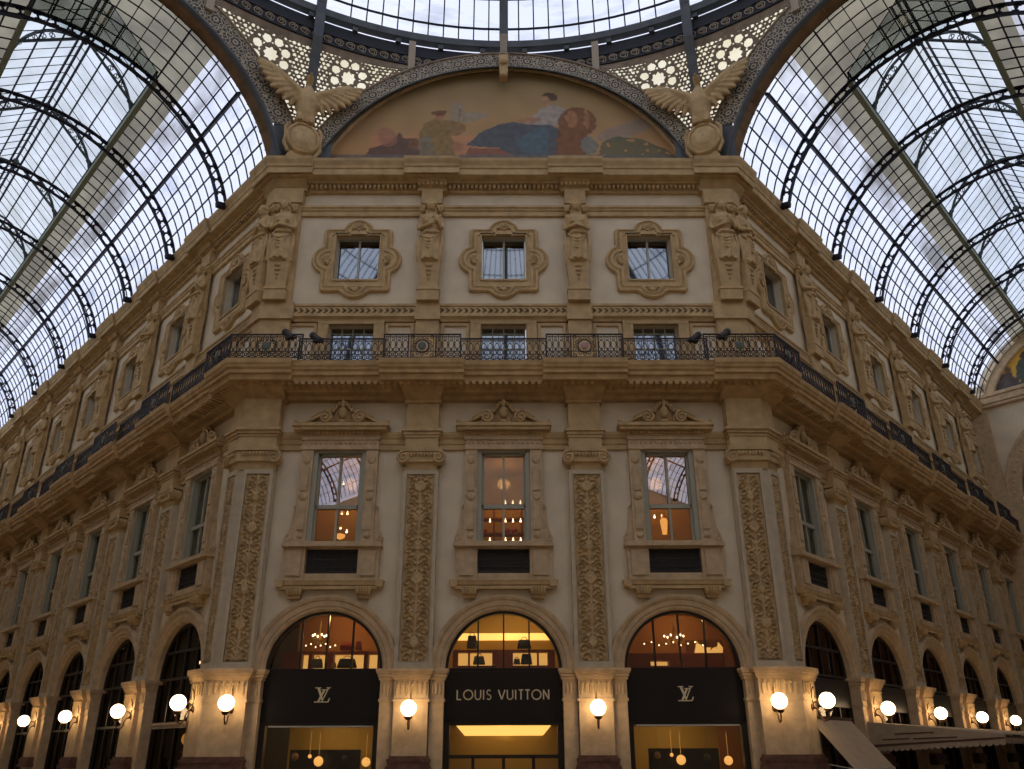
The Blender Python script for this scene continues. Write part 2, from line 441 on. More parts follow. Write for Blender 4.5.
# cornice breaks over the pilasters
def cornice_break(side, d):
    mb = MB(fn=lambda x, o, z: tuple(W(side, d + x, o, z)))
    mb.prof_x([(o + .11, z) if o > 0 else (0, z) for o, z in CORN[6:-1]] + [(0, 21.32)], -.95, .95)
    mb.prof_x([(0, 20.3), (.26, 20.32), (.28, 20.42), (.5, 20.62), (.5, 20.7), (0, 20.7)], -.5, .5)
    for k in range(7): mb.box(-.5 + k * .155, -.43 + k * .155, .3, .44, 20.44, 20.56)
    return mb
mbs = []
n = 6
for sd, d, w, k in piers():
    struct(cornice_break(sd, d).build('trim_%d' % n, M['stone'])); n += 1
for sg, sd in ((-1, 'L'), (1, 'R')):
    mb = MB(); run(mb, [(o + .11, z) if o > 0 else (0, z) for o, z in CORN[6:-1]] + [(0, 21.32)], [nd('C', sg * 6.6), nc(sg), nd(sd, .8)])
    run(mb, [(0, 20.3), (.26, 20.32), (.28, 20.42), (.5, 20.62), (.5, 20.7), (0, 20.7)], [nd('C', sg * 6.85), nc(sg), nd(sd, .6)])
    struct(mb.build('trim_%d' % n, M['stone'])); n += 1

# ------------------------------------------------------------------ carved relief height field
def relief(x, z, seed=0):
    """candelabra ornament, mirrored about x=0; x in -1..1, z in metres"""
    a = abs(x); h = 0.
    if a > .93: return 0
    per = .92; q = (z + seed * .37) % per; i = int((z + seed * .37) // per); v = (i * 7 + seed) % 3
    r = hypot(a * .4, q - .22)
    if v == 0:                                   # rosette
        if r < .19: h = max(h, .05 * (.55 + .45 * cos(6 * atan2(q - .22, a * .4 + 1e-6))) * (1 - r / .22) + .02)
    elif v == 1:                                 # urn
        if .06 < q < .38 and a * .4 < .05 + .13 * sin((q - .06) / .32 * pi): h = max(h, .06)
    else:                                        # mask with plume
        if r < .13: h = max(h, .065 - .03 * (r > .1))
        if .3 < q < .46 and a * .4 < (.46 - q): h = max(h, .05)
    if a < .07: h = max(h, .04)                  # stem
    xm = a * .38
    for qc, cx in ((.1, .24), (.33, .2), (.56, .25), (.79, .19)):      # paired curls and leaves
        rr = hypot(xm - cx, q - qc); an = atan2(q - qc, xm - cx)
        sp = abs(rr - (.035 + .014 * ((an + pi) % (2 * pi))))
        if sp < .022 and rr < .13: h = max(h, .05 * (1 - (sp / .022) ** 2) + .01)
    for qc, cx, ro in ((.215, .1, .7), (.445, .1, -.7), (.675, .1, .7), (.9, .1, -.7)):
        dx, dq = xm - cx, q - qc; u_, w_ = dx * cos(ro) + dq * sin(ro), -dx * sin(ro) + dq * cos(ro)
        if (u_ / .085) ** 2 + (w_ / .028) ** 2 < 1: h = max(h, .045 * (1 - (w_ / .03) ** 2))
    h += .014 * max(0, sin(z * 41 + 6 * a + i) * sin(a * 17 + z * 9)) 
    return h
def relief_panel(mb, x0, x1, z0, z1, off, seed=0, sc=1.):
    nx = max(8, int((x1 - x0) / .022)); nz = int((z1 - z0) / .026); G = []
    for j in range(nz + 1):
        z = z0 + (z1 - z0) * j / nz
        G.append([mb.P(x0 + (x1 - x0) * i / nx, off + sc * relief(-1 + 2 * i / nx, z, seed), z) for i in range(nx + 1)])
    for j in range(nz):
        for i in range(nx): mb.F(G[j][i], G[j][i + 1], G[j + 1][i + 1], G[j + 1][i])
def volute(mb, cx, cz, r, o0, o1, sgn=1, turns=1.6, w=.04, n=20):
    pts = []
    for k in range(n + 1):
        t = k / n; a = pi / 2 - sgn * t * turns * 2 * pi; rr = r * (1 - .82 * t)
        pts.append((cx + rr * cos(a), o1, cz + rr * sin(a)))
    mb.tube(pts, w, 5, r1=w * .6)
    mb.poly([(cx + r * .9 * cos(2 * pi * k / 12), cz + r * .9 * sin(2 * pi * k / 12)) for k in range(12)], o0, o1 - w * .3)

# ------------------------------------------------------------------ pilasters of the first floor (with pedestal)
def build_pilaster():
    t = thing('pilaster', '', 'pilaster')
    mb = MB()    # pedestal
    mb.box(-.46, .46, 0, .36, 0, 1.6); mb.box(-.52, .52, 0, .42, 0, .5)
    mb.box(-.46, .46, 0, .36, 1.9, 3.32)
    mb.box(-.46, .46, 0, .37, 3.3, 3.86)
    mb.box(-.5, .5, 0, .40, 3.28, 3.36)
    for zz, g in ((3.86, .04), (3.92, .08), (4.0, .12), (4.07, .15)): mb.box(-.46 - g, .46 + g, 0, .37 + g, zz, zz + .08)
    mb.build('pedestal', M['stone_pale'], t)
    mb = MB()    # carved leaf frieze of the pedestal
    for k in range(7):
        x = -.39 + k * .13
        mb.ell(x, .375, 3.6 + .04 * (k % 2), .045, .03, .17, 6, 5); mb.ell(x + .02, .39, 3.75, .04, .04, .045, 6, 4)
    mb.build('leaf_frieze', M['stone'], t)
    mb = MB()
    for z0, z1, g in ((1.56, 1.68, .12), (1.68, 1.78, .08), (1.78, 1.86, .1), (1.86, 1.93, .05)): mb.box(-.46 - g, .46 + g, 0, .37 + g, z0, z1)
    mb.build('base_moulding', M['marble'], t)
    mb = MB()    # shaft: pale frame round a sunk panel
    mb.box(-.53, .53, 0, .16, 4.14, 9.94)
    for a, b, c, d in ((-.525, -.42, 4.34, 9.81), (.42, .525, 4.34, 9.81), (-.525, .525, 9.81, 9.935), (-.525, .525, 4.15, 4.34)): mb.box(a, b, .14, .24, c, d)
    mb.build('shaft', M['frame_pale'], t)
    mb = MB(); relief_panel(mb, -.40, .40, 4.36, 9.79, .17, 0, 1.4); mb.build('carved_panel', M['stone'], t, smooth=True)
    mb = MB()    # capital
    mb.frustum((-.46, .46, 0, .2), (-.48, .48, 0, .24), 9.93, 10.2)
    for s in (-1, 1): volute(mb, s * .53, 10.30, .2, .05, .38, s, 1.7, .045)
    mb.box(-.64, .64, 0, .38, 10.5, 10.62); mb.box(-.5, .5, 0, .34, 10.18, 10.5)
    for k in range(9): mb.ell(-.4 + k * .1, .36, 10.4, .05, .06, .08, 6, 4)
    mb.build('capital', M['stone'], t)
    mb = MB()
    mb.box(-.5, .5, 0, .34, 10.62, 10.95); mb.moulding([(.0, 10.95), (.04, 11.0), (.05, 11.08), (.1, 11.14), (.1, 11.22)], -.5, .5)
    for zz, g in ((10.95, .03), (11.04, .07), (11.14, .12)): mb.box(-.5 - g, .5 + g, 0, .34 + g, zz, zz + .09)
    mb.frustum((-.49, .49, 0, .3), (-.49, .49, 0, .3), 11.2, 12.2)
    mb.build('entablature_block', M['stone'], t)
    # attic part of the same order
    mb = MB(); mb.box(-.38, .38, 0, .2, 13.18, 15.2); mb.box(-.42, .42, 0, .27, 15.16, 15.36); mb.box(-.4, .4, 0, .25, 15.36, 15.8)
    mb.build('attic_pier', M['stone'], t); mb = MB(); mb.box(-.36, .36, 0, .3, 19.76, 20.35); mb.build('frieze_block', M['stone'], t)
    return t
proto = build_pilaster(); first = True
for sd, d, w, k in piers():
    lab = 'tall tan stone pilaster with carved foliage panel ' + w
    if first: t = proto; t.location = W(sd, d); t['label'] = lab; first = False
    else: t = dup(proto, W(sd, d), ROT[sd], lab)
    t['group'] = 'carved stone pilasters between the bays'

# corner piers, wrapping the two corners
for sg, sd, nm in ((-1, 'L', 'left'), (1, 'R', 'right')):
    org = tuple(corner(sg, 0, 0))
    t = thing('corner_pier', 'broad tan corner pier with two carved panels where the central facade meets the %s wall' % nm, 'pier', org, 0, 'wide corner piers')
    X, D = sg * 6.86, .5
    N3 = lambda g=0: [nd('C', X - sg * g), nc(sg), nd(sd, D + g)]
    def sweep(name, profs, m):
        mb = MB(org=org)
        for pr, g in profs: run(mb, pr, N3(g))
        return mb.build(name, m, t)
    def bx(o, z0, z1, g=0): return ([(0, z0), (o, z0), (o, z1), (0, z1)], g)
    sweep('pedestal', [bx(.54, 0, 1.56, .06), bx(.48, 1.9, 3.32), bx(.51, 3.28, 3.36, .03), bx(.49, 3.36, 3.86), bx(.53, 3.86, 3.93, .04), bx(.57, 3.92, 4.01, .08), bx(.61, 4.0, 4.08, .12), bx(.64, 4.07, 4.15, .15)], M['stone_pale'])
    sweep('base_moulding', [bx(.62, 1.56, 1.68, .12), bx(.57, 1.68, 1.78, .08), bx(.59, 1.78, 1.86, .1), bx(.54, 1.86, 1.93, .05)], M['marble'])
    mb = MB(org=org)
    for side, c0, n in (('C', sg * 7.42, 7), (sd, .12, 4)):
        for k in range(n):
            x = c0 + (k - (n - 1) / 2) * .15
            mb.fn = lambda a, o, z, side=side: tuple(W(side, a, o, z))
            mb.ell(x, .50, 3.6 + .04 * (k % 2), .05, .03, .17, 6, 5); mb.ell(x + .02, .52, 3.76, .045, .04, .045, 6, 4)
    mb.build('leaf_frieze', M['stone'], t)
    sweep('shaft', [bx(.26, 4.15, 9.95)], M['frame_pale'])
    fr = MB(org=org)
    for side, a, b in (('C', sg * 6.98, sg * 7.66), (sd, .0, .42)):
        mb = MB(fn=lambda x, o, z, side=side: tuple(W(side, x, o, z)), org=org)
        relief_panel(mb, min(a, b), max(a, b), 4.38, 9.78, .28, 1, 1.4)
        mb.build('carved_panel', M['stone'], t, smooth=True)
        fr.fn = mb.fn; a, b = min(a, b), max(a, b)
        for q in ((a - .1, a - .01, 4.34, 9.80), (b + .01, b + .1, 4.34, 9.80), (a - .1, b + .1, 9.80, 9.94), (a - .1, b + .1, 4.17, 4.34)): fr.box(q[0], q[1], .25, .35, q[2], q[3])
    fr.build('panel_frame', M['frame_pale'], t)
    cp = MB(org=org)
    run(cp, [(0, 9.94), (.3, 9.94), (.36, 10.2), (0, 10.2)], N3(0)); run(cp, bx(.44, 10.18, 10.5)[0], N3(0)); run(cp, bx(.5, 10.5, 10.62)[0], N3(.08))
    cp.fn = lambda x, o, z: tuple(W('C', x, o, z)); volute(cp, sg * 6.88, 10.30, .21, .1, .46, -sg)
    for k in range(8): cp.ell(sg * (7.1 + k * .1), .46, 10.4, .05, .06, .08, 6, 4)
    cp.fn = lambda x, o, z: tuple(W(sd, x, o, z)); volute(cp, .52, 10.30, .21, .1, .46, sg)
    for k in range(5): cp.ell(k * .1, .46, 10.4, .05, .06, .08, 6, 4)
    cp.build('capital', M['stone'], t)
    sweep('entablature_block', [bx(.44, 10.62, 10.95), bx(.47, 10.95, 11.04, .03), bx(.52, 11.04, 11.14, .07), bx(.58, 11.14, 11.22, .12), bx(.40, 11.2, 12.25)], M['stone'])
    sweep('attic_pier', [bx(.24, 13.18, 15.2, -.08), bx(.32, 15.16, 15.36, 0), bx(.29, 15.36, 15.8, 0), bx(.34, 19.76, 20.35, -.1), bx(.22, 15.8, 19.76, -.15)], M['stone'])

# ------------------------------------------------------------------ arches with imposts
def build_arch():
    t = thing('archway', '', 'archway')
    mb = MB()
    prof = [(AR, -.32), (AR, .03), (AR + .05, .08), (AR + .12, .08), (AR + .14, .12), (AR + .27, .13), (AR + .30, .17), (AR + .37, .2), (AR + .42, .2), (AR + .43, 0)]
    mb.arc(prof, 0, AZ, 0, pi, 36)
    mb.build('archivolt', M['stone_pale'], t, smooth=False)
    for s in (-1, 1):
        mb = MB()
        a, b = sorted((s * AR, s * 2.0))
        mb.box(a, b, -.32, .22, 0, 3.34); mb.box(a - .03, b + .03, -.3, .26, 3.3, 3.37); mb.box(a, b, -.32, .24, 3.37, 3.88)
        for zz, g in ((3.86, .04), (3.94, .07), (4.02, .1), (4.08, .12)): mb.box(a - g * (s > 0), b + g * (s < 0), -.32, .24 + g, zz, zz + .07)
        for k in range(3): mb.ell(s * (AR + .1 + k * .1), .25, 3.62, .04, .03, .16, 6, 5)
        mb.build('impost_pier', M['stone_pale'], t)
    return t
archp = build_arch(); first = True
for sd, d, w, k in bays():
    lab = 'round stone archway at street level ' + w
    if first: t = archp; t.location = W(sd, d); t['label'] = lab; first = False
    else: t = dup(archp, W(sd, d), ROT[sd], lab)
    t['group'] = 'ground floor arches'

# ------------------------------------------------------------------ first floor windows
def build_window():
    t = thing('tall_window', '', 'window', kind='thing')
    mb = MB()   # surround: lower block, jambs, frieze
    for s in (-1, 1):
        a, b = sorted((s * .76, s * 1.38)); mb.box(a, b, 0, .2, 6.6, 7.58)
        a, b = sorted((s * .86, s * 1.28)); mb.box(a, b, .2, .25, 6.74, 7.48)
        a, b = sorted((s * .80, s * 1.16)); mb.box(a, b, 0, .2, 7.72, 10.62)
        a, b = sorted((s * .88, s * 1.08)); mb.box(a, b, .2, .24, 8.1, 8.95); mb.box(a, b, .2, .24, 9.3, 10.1)
        for zz in (9.12, 10.28): mb.ell(s * .98, .2, zz, .13, .07, .13, 10, 6)
        mb.ell(s * .98, .2, 7.92, .11, .06, .09, 8, 5)
    mb.box(-.78, .78, 0, .14, 6.6, 6.82); mb.box(-.78, .78, 0, .1, 7.54, 7.6)
    mb.box(-1.18, 1.18, 0, .24, 10.62, 10.76); mb.box(-1.16, 1.16, 0, .18, 10.72, 11.06); mb.box(-1.2, 1.2, 0, .22, 10.94, 11.08)
    for k in range(15): mb.ell(-1.05 + k * .15, .19, 10.85, .05, .03, .06, 6, 4)
    mb.build('surround', M['stone_pale'], t)
    mb = MB()
    mb.box(-1.45, 1.45, 0, .34, 7.58, 7.66); mb.box(-1.42, 1.42, 0, .28, 7.64, 7.74)
    mb.build('sill', M['stone_pale'], t)
    mb = MB(); mb.moulding([(.0, 11.06), (.06, 11.1), (.08, 11.16), (.2, 11.2), (.22, 11.3), (.28, 11.36), (.28, 11.4)], -1.18, 1.18)
    mb.box(-1.18, 1.18, .0, .24, 11.06, 11.2); mb.box(-1.42, 1.42, 0, .44, 11.2, 11.31); mb.box(-1.46, 1.46, 0, .5, 11.3, 11.4)
    for k in range(20): mb.box(-1.16 + k * .118, -1.1 + k * .118, .2, .32, 11.1, 11.18)
    mb.build('cornice', M['stone'], t)
    mb = MB()   # crest: two S scrolls with a carved mask
    for s in (-1, 1):
        volute(mb, s * .52, 11.66, .2, .1, .3, -s, 1.7, .05)
        mb.tube([(s * .7, .28, 11.72), (s * .86, .28, 11.62), (s * 1.05, .28, 11.52), (s * 1.25, .28, 11.47), (s * 1.4, .28, 11.52)], .055, 6, r1=.035)
        mb.tube([(s * .3, .28, 11.86), (s * .52, .28, 11.9), (s * .75, .28, 11.8), (s * .95, .28, 11.64)], .04, 6)
        mb.poly([(s * .2, 11.4), (s * 1.4, 11.4), (s * 1.4, 11.47), (s * 1.1, 11.5), (s * .8, 11.66), (s * .5, 11.84), (s * .2, 11.86)], .05, .2)
        mb.ell(s * 1.4, .28, 11.52, .06, .06, .09, 8, 5)
        for a in range(3): mb.ell(s * (.12 + .08 * a), .3, 12.1 - .1 * a, .06, .05, .09, 6, 4)
    mb.poly([(-.26, 11.4), (.26, 11.4), (.24, 12.0), (.1, 12.22), (-.1, 12.22), (-.24, 12.0)], .05, .24)
    mb.ell(0, .3, 11.82, .15, .12, .2, 10, 7); mb.ell(0, .32, 12.12, .08, .07, .14, 8, 5)
    for a in range(7): mb.ell(.2 * cos(pi * a / 6), .28, 11.95 + .2 * sin(pi * a / 6), .05, .05, .05, 6, 4)
    mb.ell(0, .3, 11.5, .14, .08, .07, 8, 5)
    mb.build('crest', M['stone'], t, smooth=True)
    for s in (-1, 1):
        mb = MB()
        o = [(1.16, 7.74), (1.42, 7.74), (1.44, 7.9), (1.38, 8.02), (1.30, 8.2), (1.27, 8.5), (1.24, 8.75), (1.2, 8.88), (1.16, 8.9)]
        mb.poly([(s * x, z) for x, z in o], 0, .12)
        volute(mb, s * 1.32, 7.86, .1, .05, .14, s, 1.2, .025); volute(mb, s * 1.21, 8.8, .06, .05, .14, -s, 1.2, .02)
        mb.build('scroll_bracket', M['stone_pale'], t)
        mb = MB(); cx = s * .98
        mb.box(cx - .22, cx + .22, 0, .3, 6.28, 6.42); mb.box(cx - .2, cx + .2, 0, .26, 6.2, 6.3); mb.box(cx - .17, cx + .17, 0, .18, 6.1, 6.22)
        for k in range(5): mb.tube([(cx - .16 + k * .08, .27, 6.22), (cx - .16 + k * .08, .32, 6.4)], .03, 5)
        mb.build('corbel', M['stone'], t)
    mb = MB(); mb.moulding([(.1, 6.4), (.14, 6.44), (.2, 6.48), (.22, 6.56), (.24, 6.6)], -1.32, 1.32); mb.box(-1.4, 1.4, 0, .2, 6.36, 6.44)
    for s in (-1, 1): mb.box(s * 1.42 - .1, s * 1.42 + .1, 0, .26, 6.42, 6.62)
    mb.build('balcony_shelf', M['stone'], t)
    mb = MB()
    for s in (-1, 1): a, b = sorted((s * .66, s * .82)); mb.box(a, b, -.05, .12, 7.74, 10.60); a, b = sorted((s * .6, s * .68)); mb.box(a, b, -.14, .0, 7.74, 10.55)
    mb.box(-.82, .82, -.05, .12, 10.55, 10.64); mb.box(-.68, .68, -.14, .0, 10.48, 10.56)
    mb.box(-.035, .035, -.13, -.02, 7.74, 10.5); mb.box(-.66, .66, -.14, .0, 8.8, 8.92); mb.box(-.66, .66, -.14, .0, 7.72, 7.79)
    mb.build('sash', M['sash'], t)
    mb = MB()
    mb.box(-.74, .74, 0, .03, 6.84, 7.54)
    for k in range(19):
        x = -.72 + k * .08; mb.box(x - .012, x + .012, .04, .08, 6.86, 7.52)
        mb.tube([(x + .02, .08, 7.0), (x + .06, .09, 7.1), (x + .02, .08, 7.2)], .012, 4)
    for zz in (6.86, 7.0, 7.22, 7.48): mb.box(-.74, .74, .05, .09, zz, zz + .03)
    mb.build('grille', M['grille'], t)
    return t
def add_pane(t, m, z0=7.76, z1=10.5):
    mb = MB(); mb.box(-.62, .62, -.09, -.08, z0, z1); return mb.build('pane', m, t)
def curtain(t):
    for s in (-1, 1):
        mb = MB(); n = 26; G = []
        for i in range(n + 1):
            x = s * (.06 + .58 * i / n); o = -.24 + .035 * sin(i * 1.7)
            G.append((mb.P(x, o, 7.76), mb.P(x, o, 10.52)))
        for a, b in zip(G, G[1:]): mb.F(a[0], b[0], b[1], a[1])
        mb.build('curtain', M['curtain'], t, smooth=True)
winp = build_window(); wins = copy_tree(winp)
add_pane(winp, M['glass_first'], 8.88); add_pane(winp, M['glass_low'], 7.76, 8.84); add_pane(wins, M['glass_curt']); curtain(wins)
fc = fs = True
for sd, d, w, k in bays():
    lab = 'tall window with scroll crest and grille ' + w
    src = winp if sd == 'C' else wins
    if sd == 'C' and fc: t = winp; fc = False
    elif sd != 'C' and fs: t = wins; fs = False
    else: t = copy_tree(src)
    t.location = W(sd, d); t.rotation_euler = (0, 0, ROT[sd]); t['label'] = lab
    t['group'] = 'first floor windows'

# ------------------------------------------------------------------ attic openings and their panels behind the railing
def build_attic():
    t = thing('french_window', '', 'balcony door', kind='thing')
    mb = MB()
    for s in (-1, 1):
        a, b = sorted((s * .74, s * 1.08)); mb.box(a, b, 0, .12, 13.18, 15.16); a, b = sorted((s * .78, s * .86)); mb.box(a, b, .12, .15, 13.18, 15.0)
        for a, b, c, d in ((1.12, 1.22, 13.18, 15.02), (1.94, 2.04, 13.18, 15.02), (1.12, 2.04, 15.02, 15.12)):
            a, b = sorted((s * a, s * b)); mb.box(a, b, 0, .07, c, d)
    mb.box(-1.08, 1.08, 0, .13, 15.06, 15.18)
    mb.build('frame', M['stone'], t)
    mb = MB(); mb.box(-.72, .72, -.3, -.26, 13.2, 15.08); mb.build('pane', M['mirror'], t)
    mb = MB()
    for x in (-.72, -.36, 0, .36, .7): mb.box(x - .02, x + .02, -.26, -.22, 13.2, 15.08)
    for z in (13.7, 14.3, 14.85): mb.box(-.72, .72, -.26, -.22, z, z + .04)
    mb.build('glazing_bars', M['white_bar'], t)
    return t
p = build_attic(); first = True
for sd, d, w, k in bays():
    lab = 'low glazed door behind balcony railing ' + w
    if first: t = p; t.location = W(sd, d); t['label'] = lab; first = False
    else: t = dup(p, W(sd, d), ROT[sd], lab)
    t['group'] = 'doors opening on the balcony'

# ------------------------------------------------------------------ mezzanine windows with lobed frames
def lobed(e, n=96, cz=17.57):
    P = []
    hw, hh = 1.17 - e, 1.25 - e
    for k in range(n):
        a = 2 * pi * k / n; dx, dz = cos(a), sin(a)
        r = min(hw / abs(dx) if abs(dx) > 1e-6 else 99, hh / abs(dz) if abs(dz) > 1e-6 else 99)
        for cx, cy, cr in ((1.17 - .22, 0, .57), (-1.17 + .22, 0, .57), (0, 1.25 - .16, .54), (0, -1.25 + .3, .56)):
            cr2 = cr - e; b = dx * cx + dz * cy; disc = b * b - (cx * cx + cy * cy - cr2 * cr2)
            if disc > 0: r = max(r, b + sqrt(disc))
        P.append((r * dx, cz + r * dz))
    return P
def build_mezz():
    t = thing('mezzanine_window', '', 'window', kind='thing')
    mb = MB(); n = 96
    L = []
    for e, o in ((0, 0), (0, .1), (.03, .14), (.07, .14), (.10, .1), (.15, .1), (.18, .13), (.25, .13), (.28, .09)):
        L.append([(x, o, z) for x, z in lobed(e)])
    # inner square opening
    cz = 17.57; sq = []
    for k in range(n):
        a = 2 * pi * k / n; dx, dz = cos(a), sin(a)
        hw, zt, zb = .80, 18.67 - cz, cz - 16.72
        r = min(hw / abs(dx) if abs(dx) > 1e-6 else 99, (zt if dz > 0 else zb) / abs(dz) if abs(dz) > 1e-6 else 99)
        sq.append((r * dx, cz + r * dz))
    L.append([(x, .09, z) for x, z in sq]); L.append([(x, .13, z) for x, z in sq])
    L.append([(x * .93, .13, cz + (z - cz) * .93) for x, z in sq]); L.append([(x * .93, -.02, cz + (z - cz) * .93) for x, z in sq])
    mb.rings(L); pl = lobed(.125)
    for k in range(0, 96): x, z = pl[k]; mb.ell(x, .115, z, .028, .03, .028, 5, 3)
    mb.build('lobed_frame', M['stone'], t)
    # little shells in the lobes
    for cx, zz, a0 in ((0, 18.80, 0), (-.93, 17.57, pi / 2), (.93, 17.57, -pi / 2), (0, 16.5, pi)):
        mb = MB(); mb.ell(cx, .09, zz, .07, .05, .07, 8, 5)
        for k in range(7):
            a = a0 + pi * (k + .5) / 7
            mb.tube([(cx + .03 * cos(a), .1, zz + .03 * sin(a)), (cx + .22 * cos(a), .13, zz + .22 * sin(a))], .02, 5, r1=.045)
        mb.build('shell', M['stone'], t, smooth=True)
    mb = MB(); mb.box(-.72, .72, -.3, -.27, 16.8, 18.6); mb.build('pane', M['mirror'], t)
    mb = MB(); mb.box(-.035, .035, -.27, -.22, 16.8, 18.6); mb.box(-.72, .72, -.27, -.22, 16.79, 16.85); mb.box(-.72, .72, -.27, -.22, 18.55, 18.6)
    for s in (-1, 1): mb.box(s * .71 - .02, s * .71 + .02, -.27, -.22, 16.8, 18.6)
    mb.build('window_frame', M['white_bar'], t)
    return t
p = build_mezz(); first = True
for sd, d, w, k in bays():
    lab = 'square upper window in a lobed stone frame ' + w
    if first: t = p; t.location = W(sd, d); t['label'] = lab; first = False
    else: t = dup(p, W(sd, d), ROT[sd], lab)
    t['group'] = 'lobed mezzanine windows'

# ------------------------------------------------------------------ caryatid statues
def build_statue(male=False):
    t = thing('caryatid_statue', '', 'statue', (0, 0, 15.8))
    z0 = 15.8
    mb = MB(z0=z0)
    mb.box(-.36, .36, 0, .3, 15.8, 16.2); mb.box(-.38, .38, 0, .33, 16.18, 16.26)
    mb.frustum((-.30, .30, 0, .26), (-.38, .38, 0, .34), 16.26, 17.4)
    mb.build('pedestal', M['stone'], t)
    mb = MB(z0=z0)
    for k, z in enumerate((17.1, 16.92, 16.76)): mb.ell(0, .33, z, .13 - .03 * k, .05, .06, 8, 5)
    mb.ell(0, .32, 16.62, .03, .04, .09, 6, 4)
    mb.build('tassel', M['stone'], t, smooth=True)
    mb = MB(z0=z0, fn=lambda x, o, z: (x * (.86 if z < 19.45 else 1.), -o, 17.2 + (z - 17.2) * .91))
    # draped skirt with folds, waist, chest
    secs = [(17.28, .40, .24), (17.36, .46, .30), (17.6, .44, .31), (17.95, .43, .32), (18.25, .40, .30), (18.5, .33, .25), (18.7, .31, .23), (18.95, .38, .27), (19.2, .42, .27), (19.38, .36, .2), (19.46, .15, .13), (19.56, .1, .1)]
    if male: secs = [(z, a * (1.06 if z > 18.6 else 1), b) for z, a, b in secs]
    L = []; n = 40
    for z, a, b in secs:
        l = []
        for k in range(n):
            th = 2 * pi * k / n; f = 1.
            if z < 18.5: f = 1 + .12 * sin(th * 9 + z * 1.5) * min(1, (18.5 - z) / .5)
            l.append((a * f * cos(th), .16 + b * f * sin(th), z + (.05 * sin(th * 5) if z < 17.4 else 0)))
        L.append(l)
    mb.rings(L, caps=True)
    mb.ell(0, .30, 19.74, .135, .16, .195, 14, 10); mb.tube([(0, .2, 19.4), (0, .28, 19.65)], .09, 8)                       # head
    mb.ell(0, .455, 19.71, .028, .05, .06, 6, 5); mb.ell(0, .43, 19.63, .05, .03, .018, 6, 4); mb.ell(0, .41, 19.575, .05, .04, .035, 6, 4)
    for s in (-1, 1): mb.ell(s * .055, .45, 19.78, .035, .02, .014, 6, 4)
    for k in range(9):                                                     # hair
        a = pi * k / 8; mb.ell(.145 * cos(a), .28, 19.79 + .14 * sin(a), .07, .17, .07, 8, 5)
    for s in (-1, 1): mb.tube([(s * .13, .22, 19.72), (s * .15, .2, 19.6), (s * .16, .22, 19.45)], .05, 6, r1=.035)
    for s in (-1, 1):                                                      # breasts / shoulders
        mb.ell(s * .34, .2, 19.28, .13, .15, .13, 10, 7); mb.ell(s * .16, .38, 19.0, .12, .1, .11, 8, 6)
    sg = 1
    mb.tube([(-.38, .2, 19.25), (-.47, .2, 18.98), (-.46, .28, 18.72)], [.105, .09, .075], 8)
    mb.tube([(-.46, .28, 18.72), (-.25, .44, 18.72), (.02, .5, 18.8), (.16, .5, 18.84)], [.075, .065, .055, .05], 8)
    if male:
        mb.tube([(.38, .2, 19.25), (.47, .2, 18.98), (.46, .3, 18.72)], [.105, .09, .075], 8)
        mb.tube([(.46, .3, 18.72), (.2, .5, 18.68), (-.1, .54, 18.74)], [.075, .06, .05], 8)
    else:
        mb.tube([(.38, .2, 19.25), (.47, .22, 18.98), (.45, .3, 18.75)], [.1, .085, .07], 8)
        mb.tube([(.45, .3, 18.75), (.3, .46, 18.95), (.12, .46, 19.2)], [.07, .06, .05], 8)
    for k in range(4): mb.tube([(.12 + .02 * k, .5, 18.86), (.22, .53, 18.86 - .035 * k)], .018, 5)
    # sash and swags of drapery
    mb.tube([(-.36, .3, 18.42), (-.15, .45, 18.5), (.1, .47, 18.46), (.36, .32, 18.56)], .06, 8)
    for j in range(4):
        w = .34 - .06 * j; zz = 18.3 - .14 * j
        mb.tube([(-w, .38, zz + .08), (-w * .5, .47, zz - .08), (.0, .5, zz - .14), (w * .5, .47, zz - .08), (w, .38, zz + .08)], .035, 6)
    for s in (-1, 1): mb.tube([(s * .44, .22, 18.5), (s * .48, .26, 18.0), (s * .44, .3, 17.5), (s * .46, .26, 17.3)], [.05, .075, .06, .03], 7)
    for k in range(9): a = radians(20 + 17.5 * k); mb.ell(.42 * cos(a), .17 + .3 * sin(a), 17.32 + .05 * (k % 2), .05, .05, .06, 6, 4)
    o = mb.build('figure', M['stone'], t); remesh(o, .022, 1)
    mb = MB(z0=z0)   # block and little volutes above the shoulders, behind the head
    mb.box(-.36, .36, 0, .12, 17.3, 19.6)
    for s in (-1, 1): volute(mb, s * .31, 19.45, .1, .05, .24, s, 1.2, .025)
    mb.box(-.40, .40, 0, .17, 19.56, 19.7)
    mb.build('backing_block', M['stone'], t)
    return t
sa, sb = build_statue(False), build_statue(True)
ua = ub = True
def place_statue(kind, loc, rz, lab):
    global ua, ub
    if kind and ua: t = sa; ua = False
    elif not kind and ub: t = sb; ub = False
    else: t = copy_tree(sa if kind else sb)
    t.location = loc; t.rotation_euler = (0, 0, rz); t['label'] = lab; t['group'] = 'draped stone figures of the upper floor'
for sd, d, w, k in piers():
    wv = {'C': 'draped stone figure with folded arms '}.get(sd, 'draped stone caryatid figure ')
    place_statue((k == -.5) if sd == 'C' else (k % 2 == 0), W(sd, d, .12, 15.8), ROT[sd], wv + w)
for sg, sd, nm in ((-1, 'L', 'left'), (1, 'R', 'right')):
    place_statue(sg > 0, W('C', sg * 7.48, .16, 15.8), 0, 'stone figure at the end of the central facade, %s corner pair' % nm)
    place_statue(sg < 0, W(sd, .26, .16, 15.8), ROT[sd], 'stone figure on the receding wall, %s corner pair' % nm)

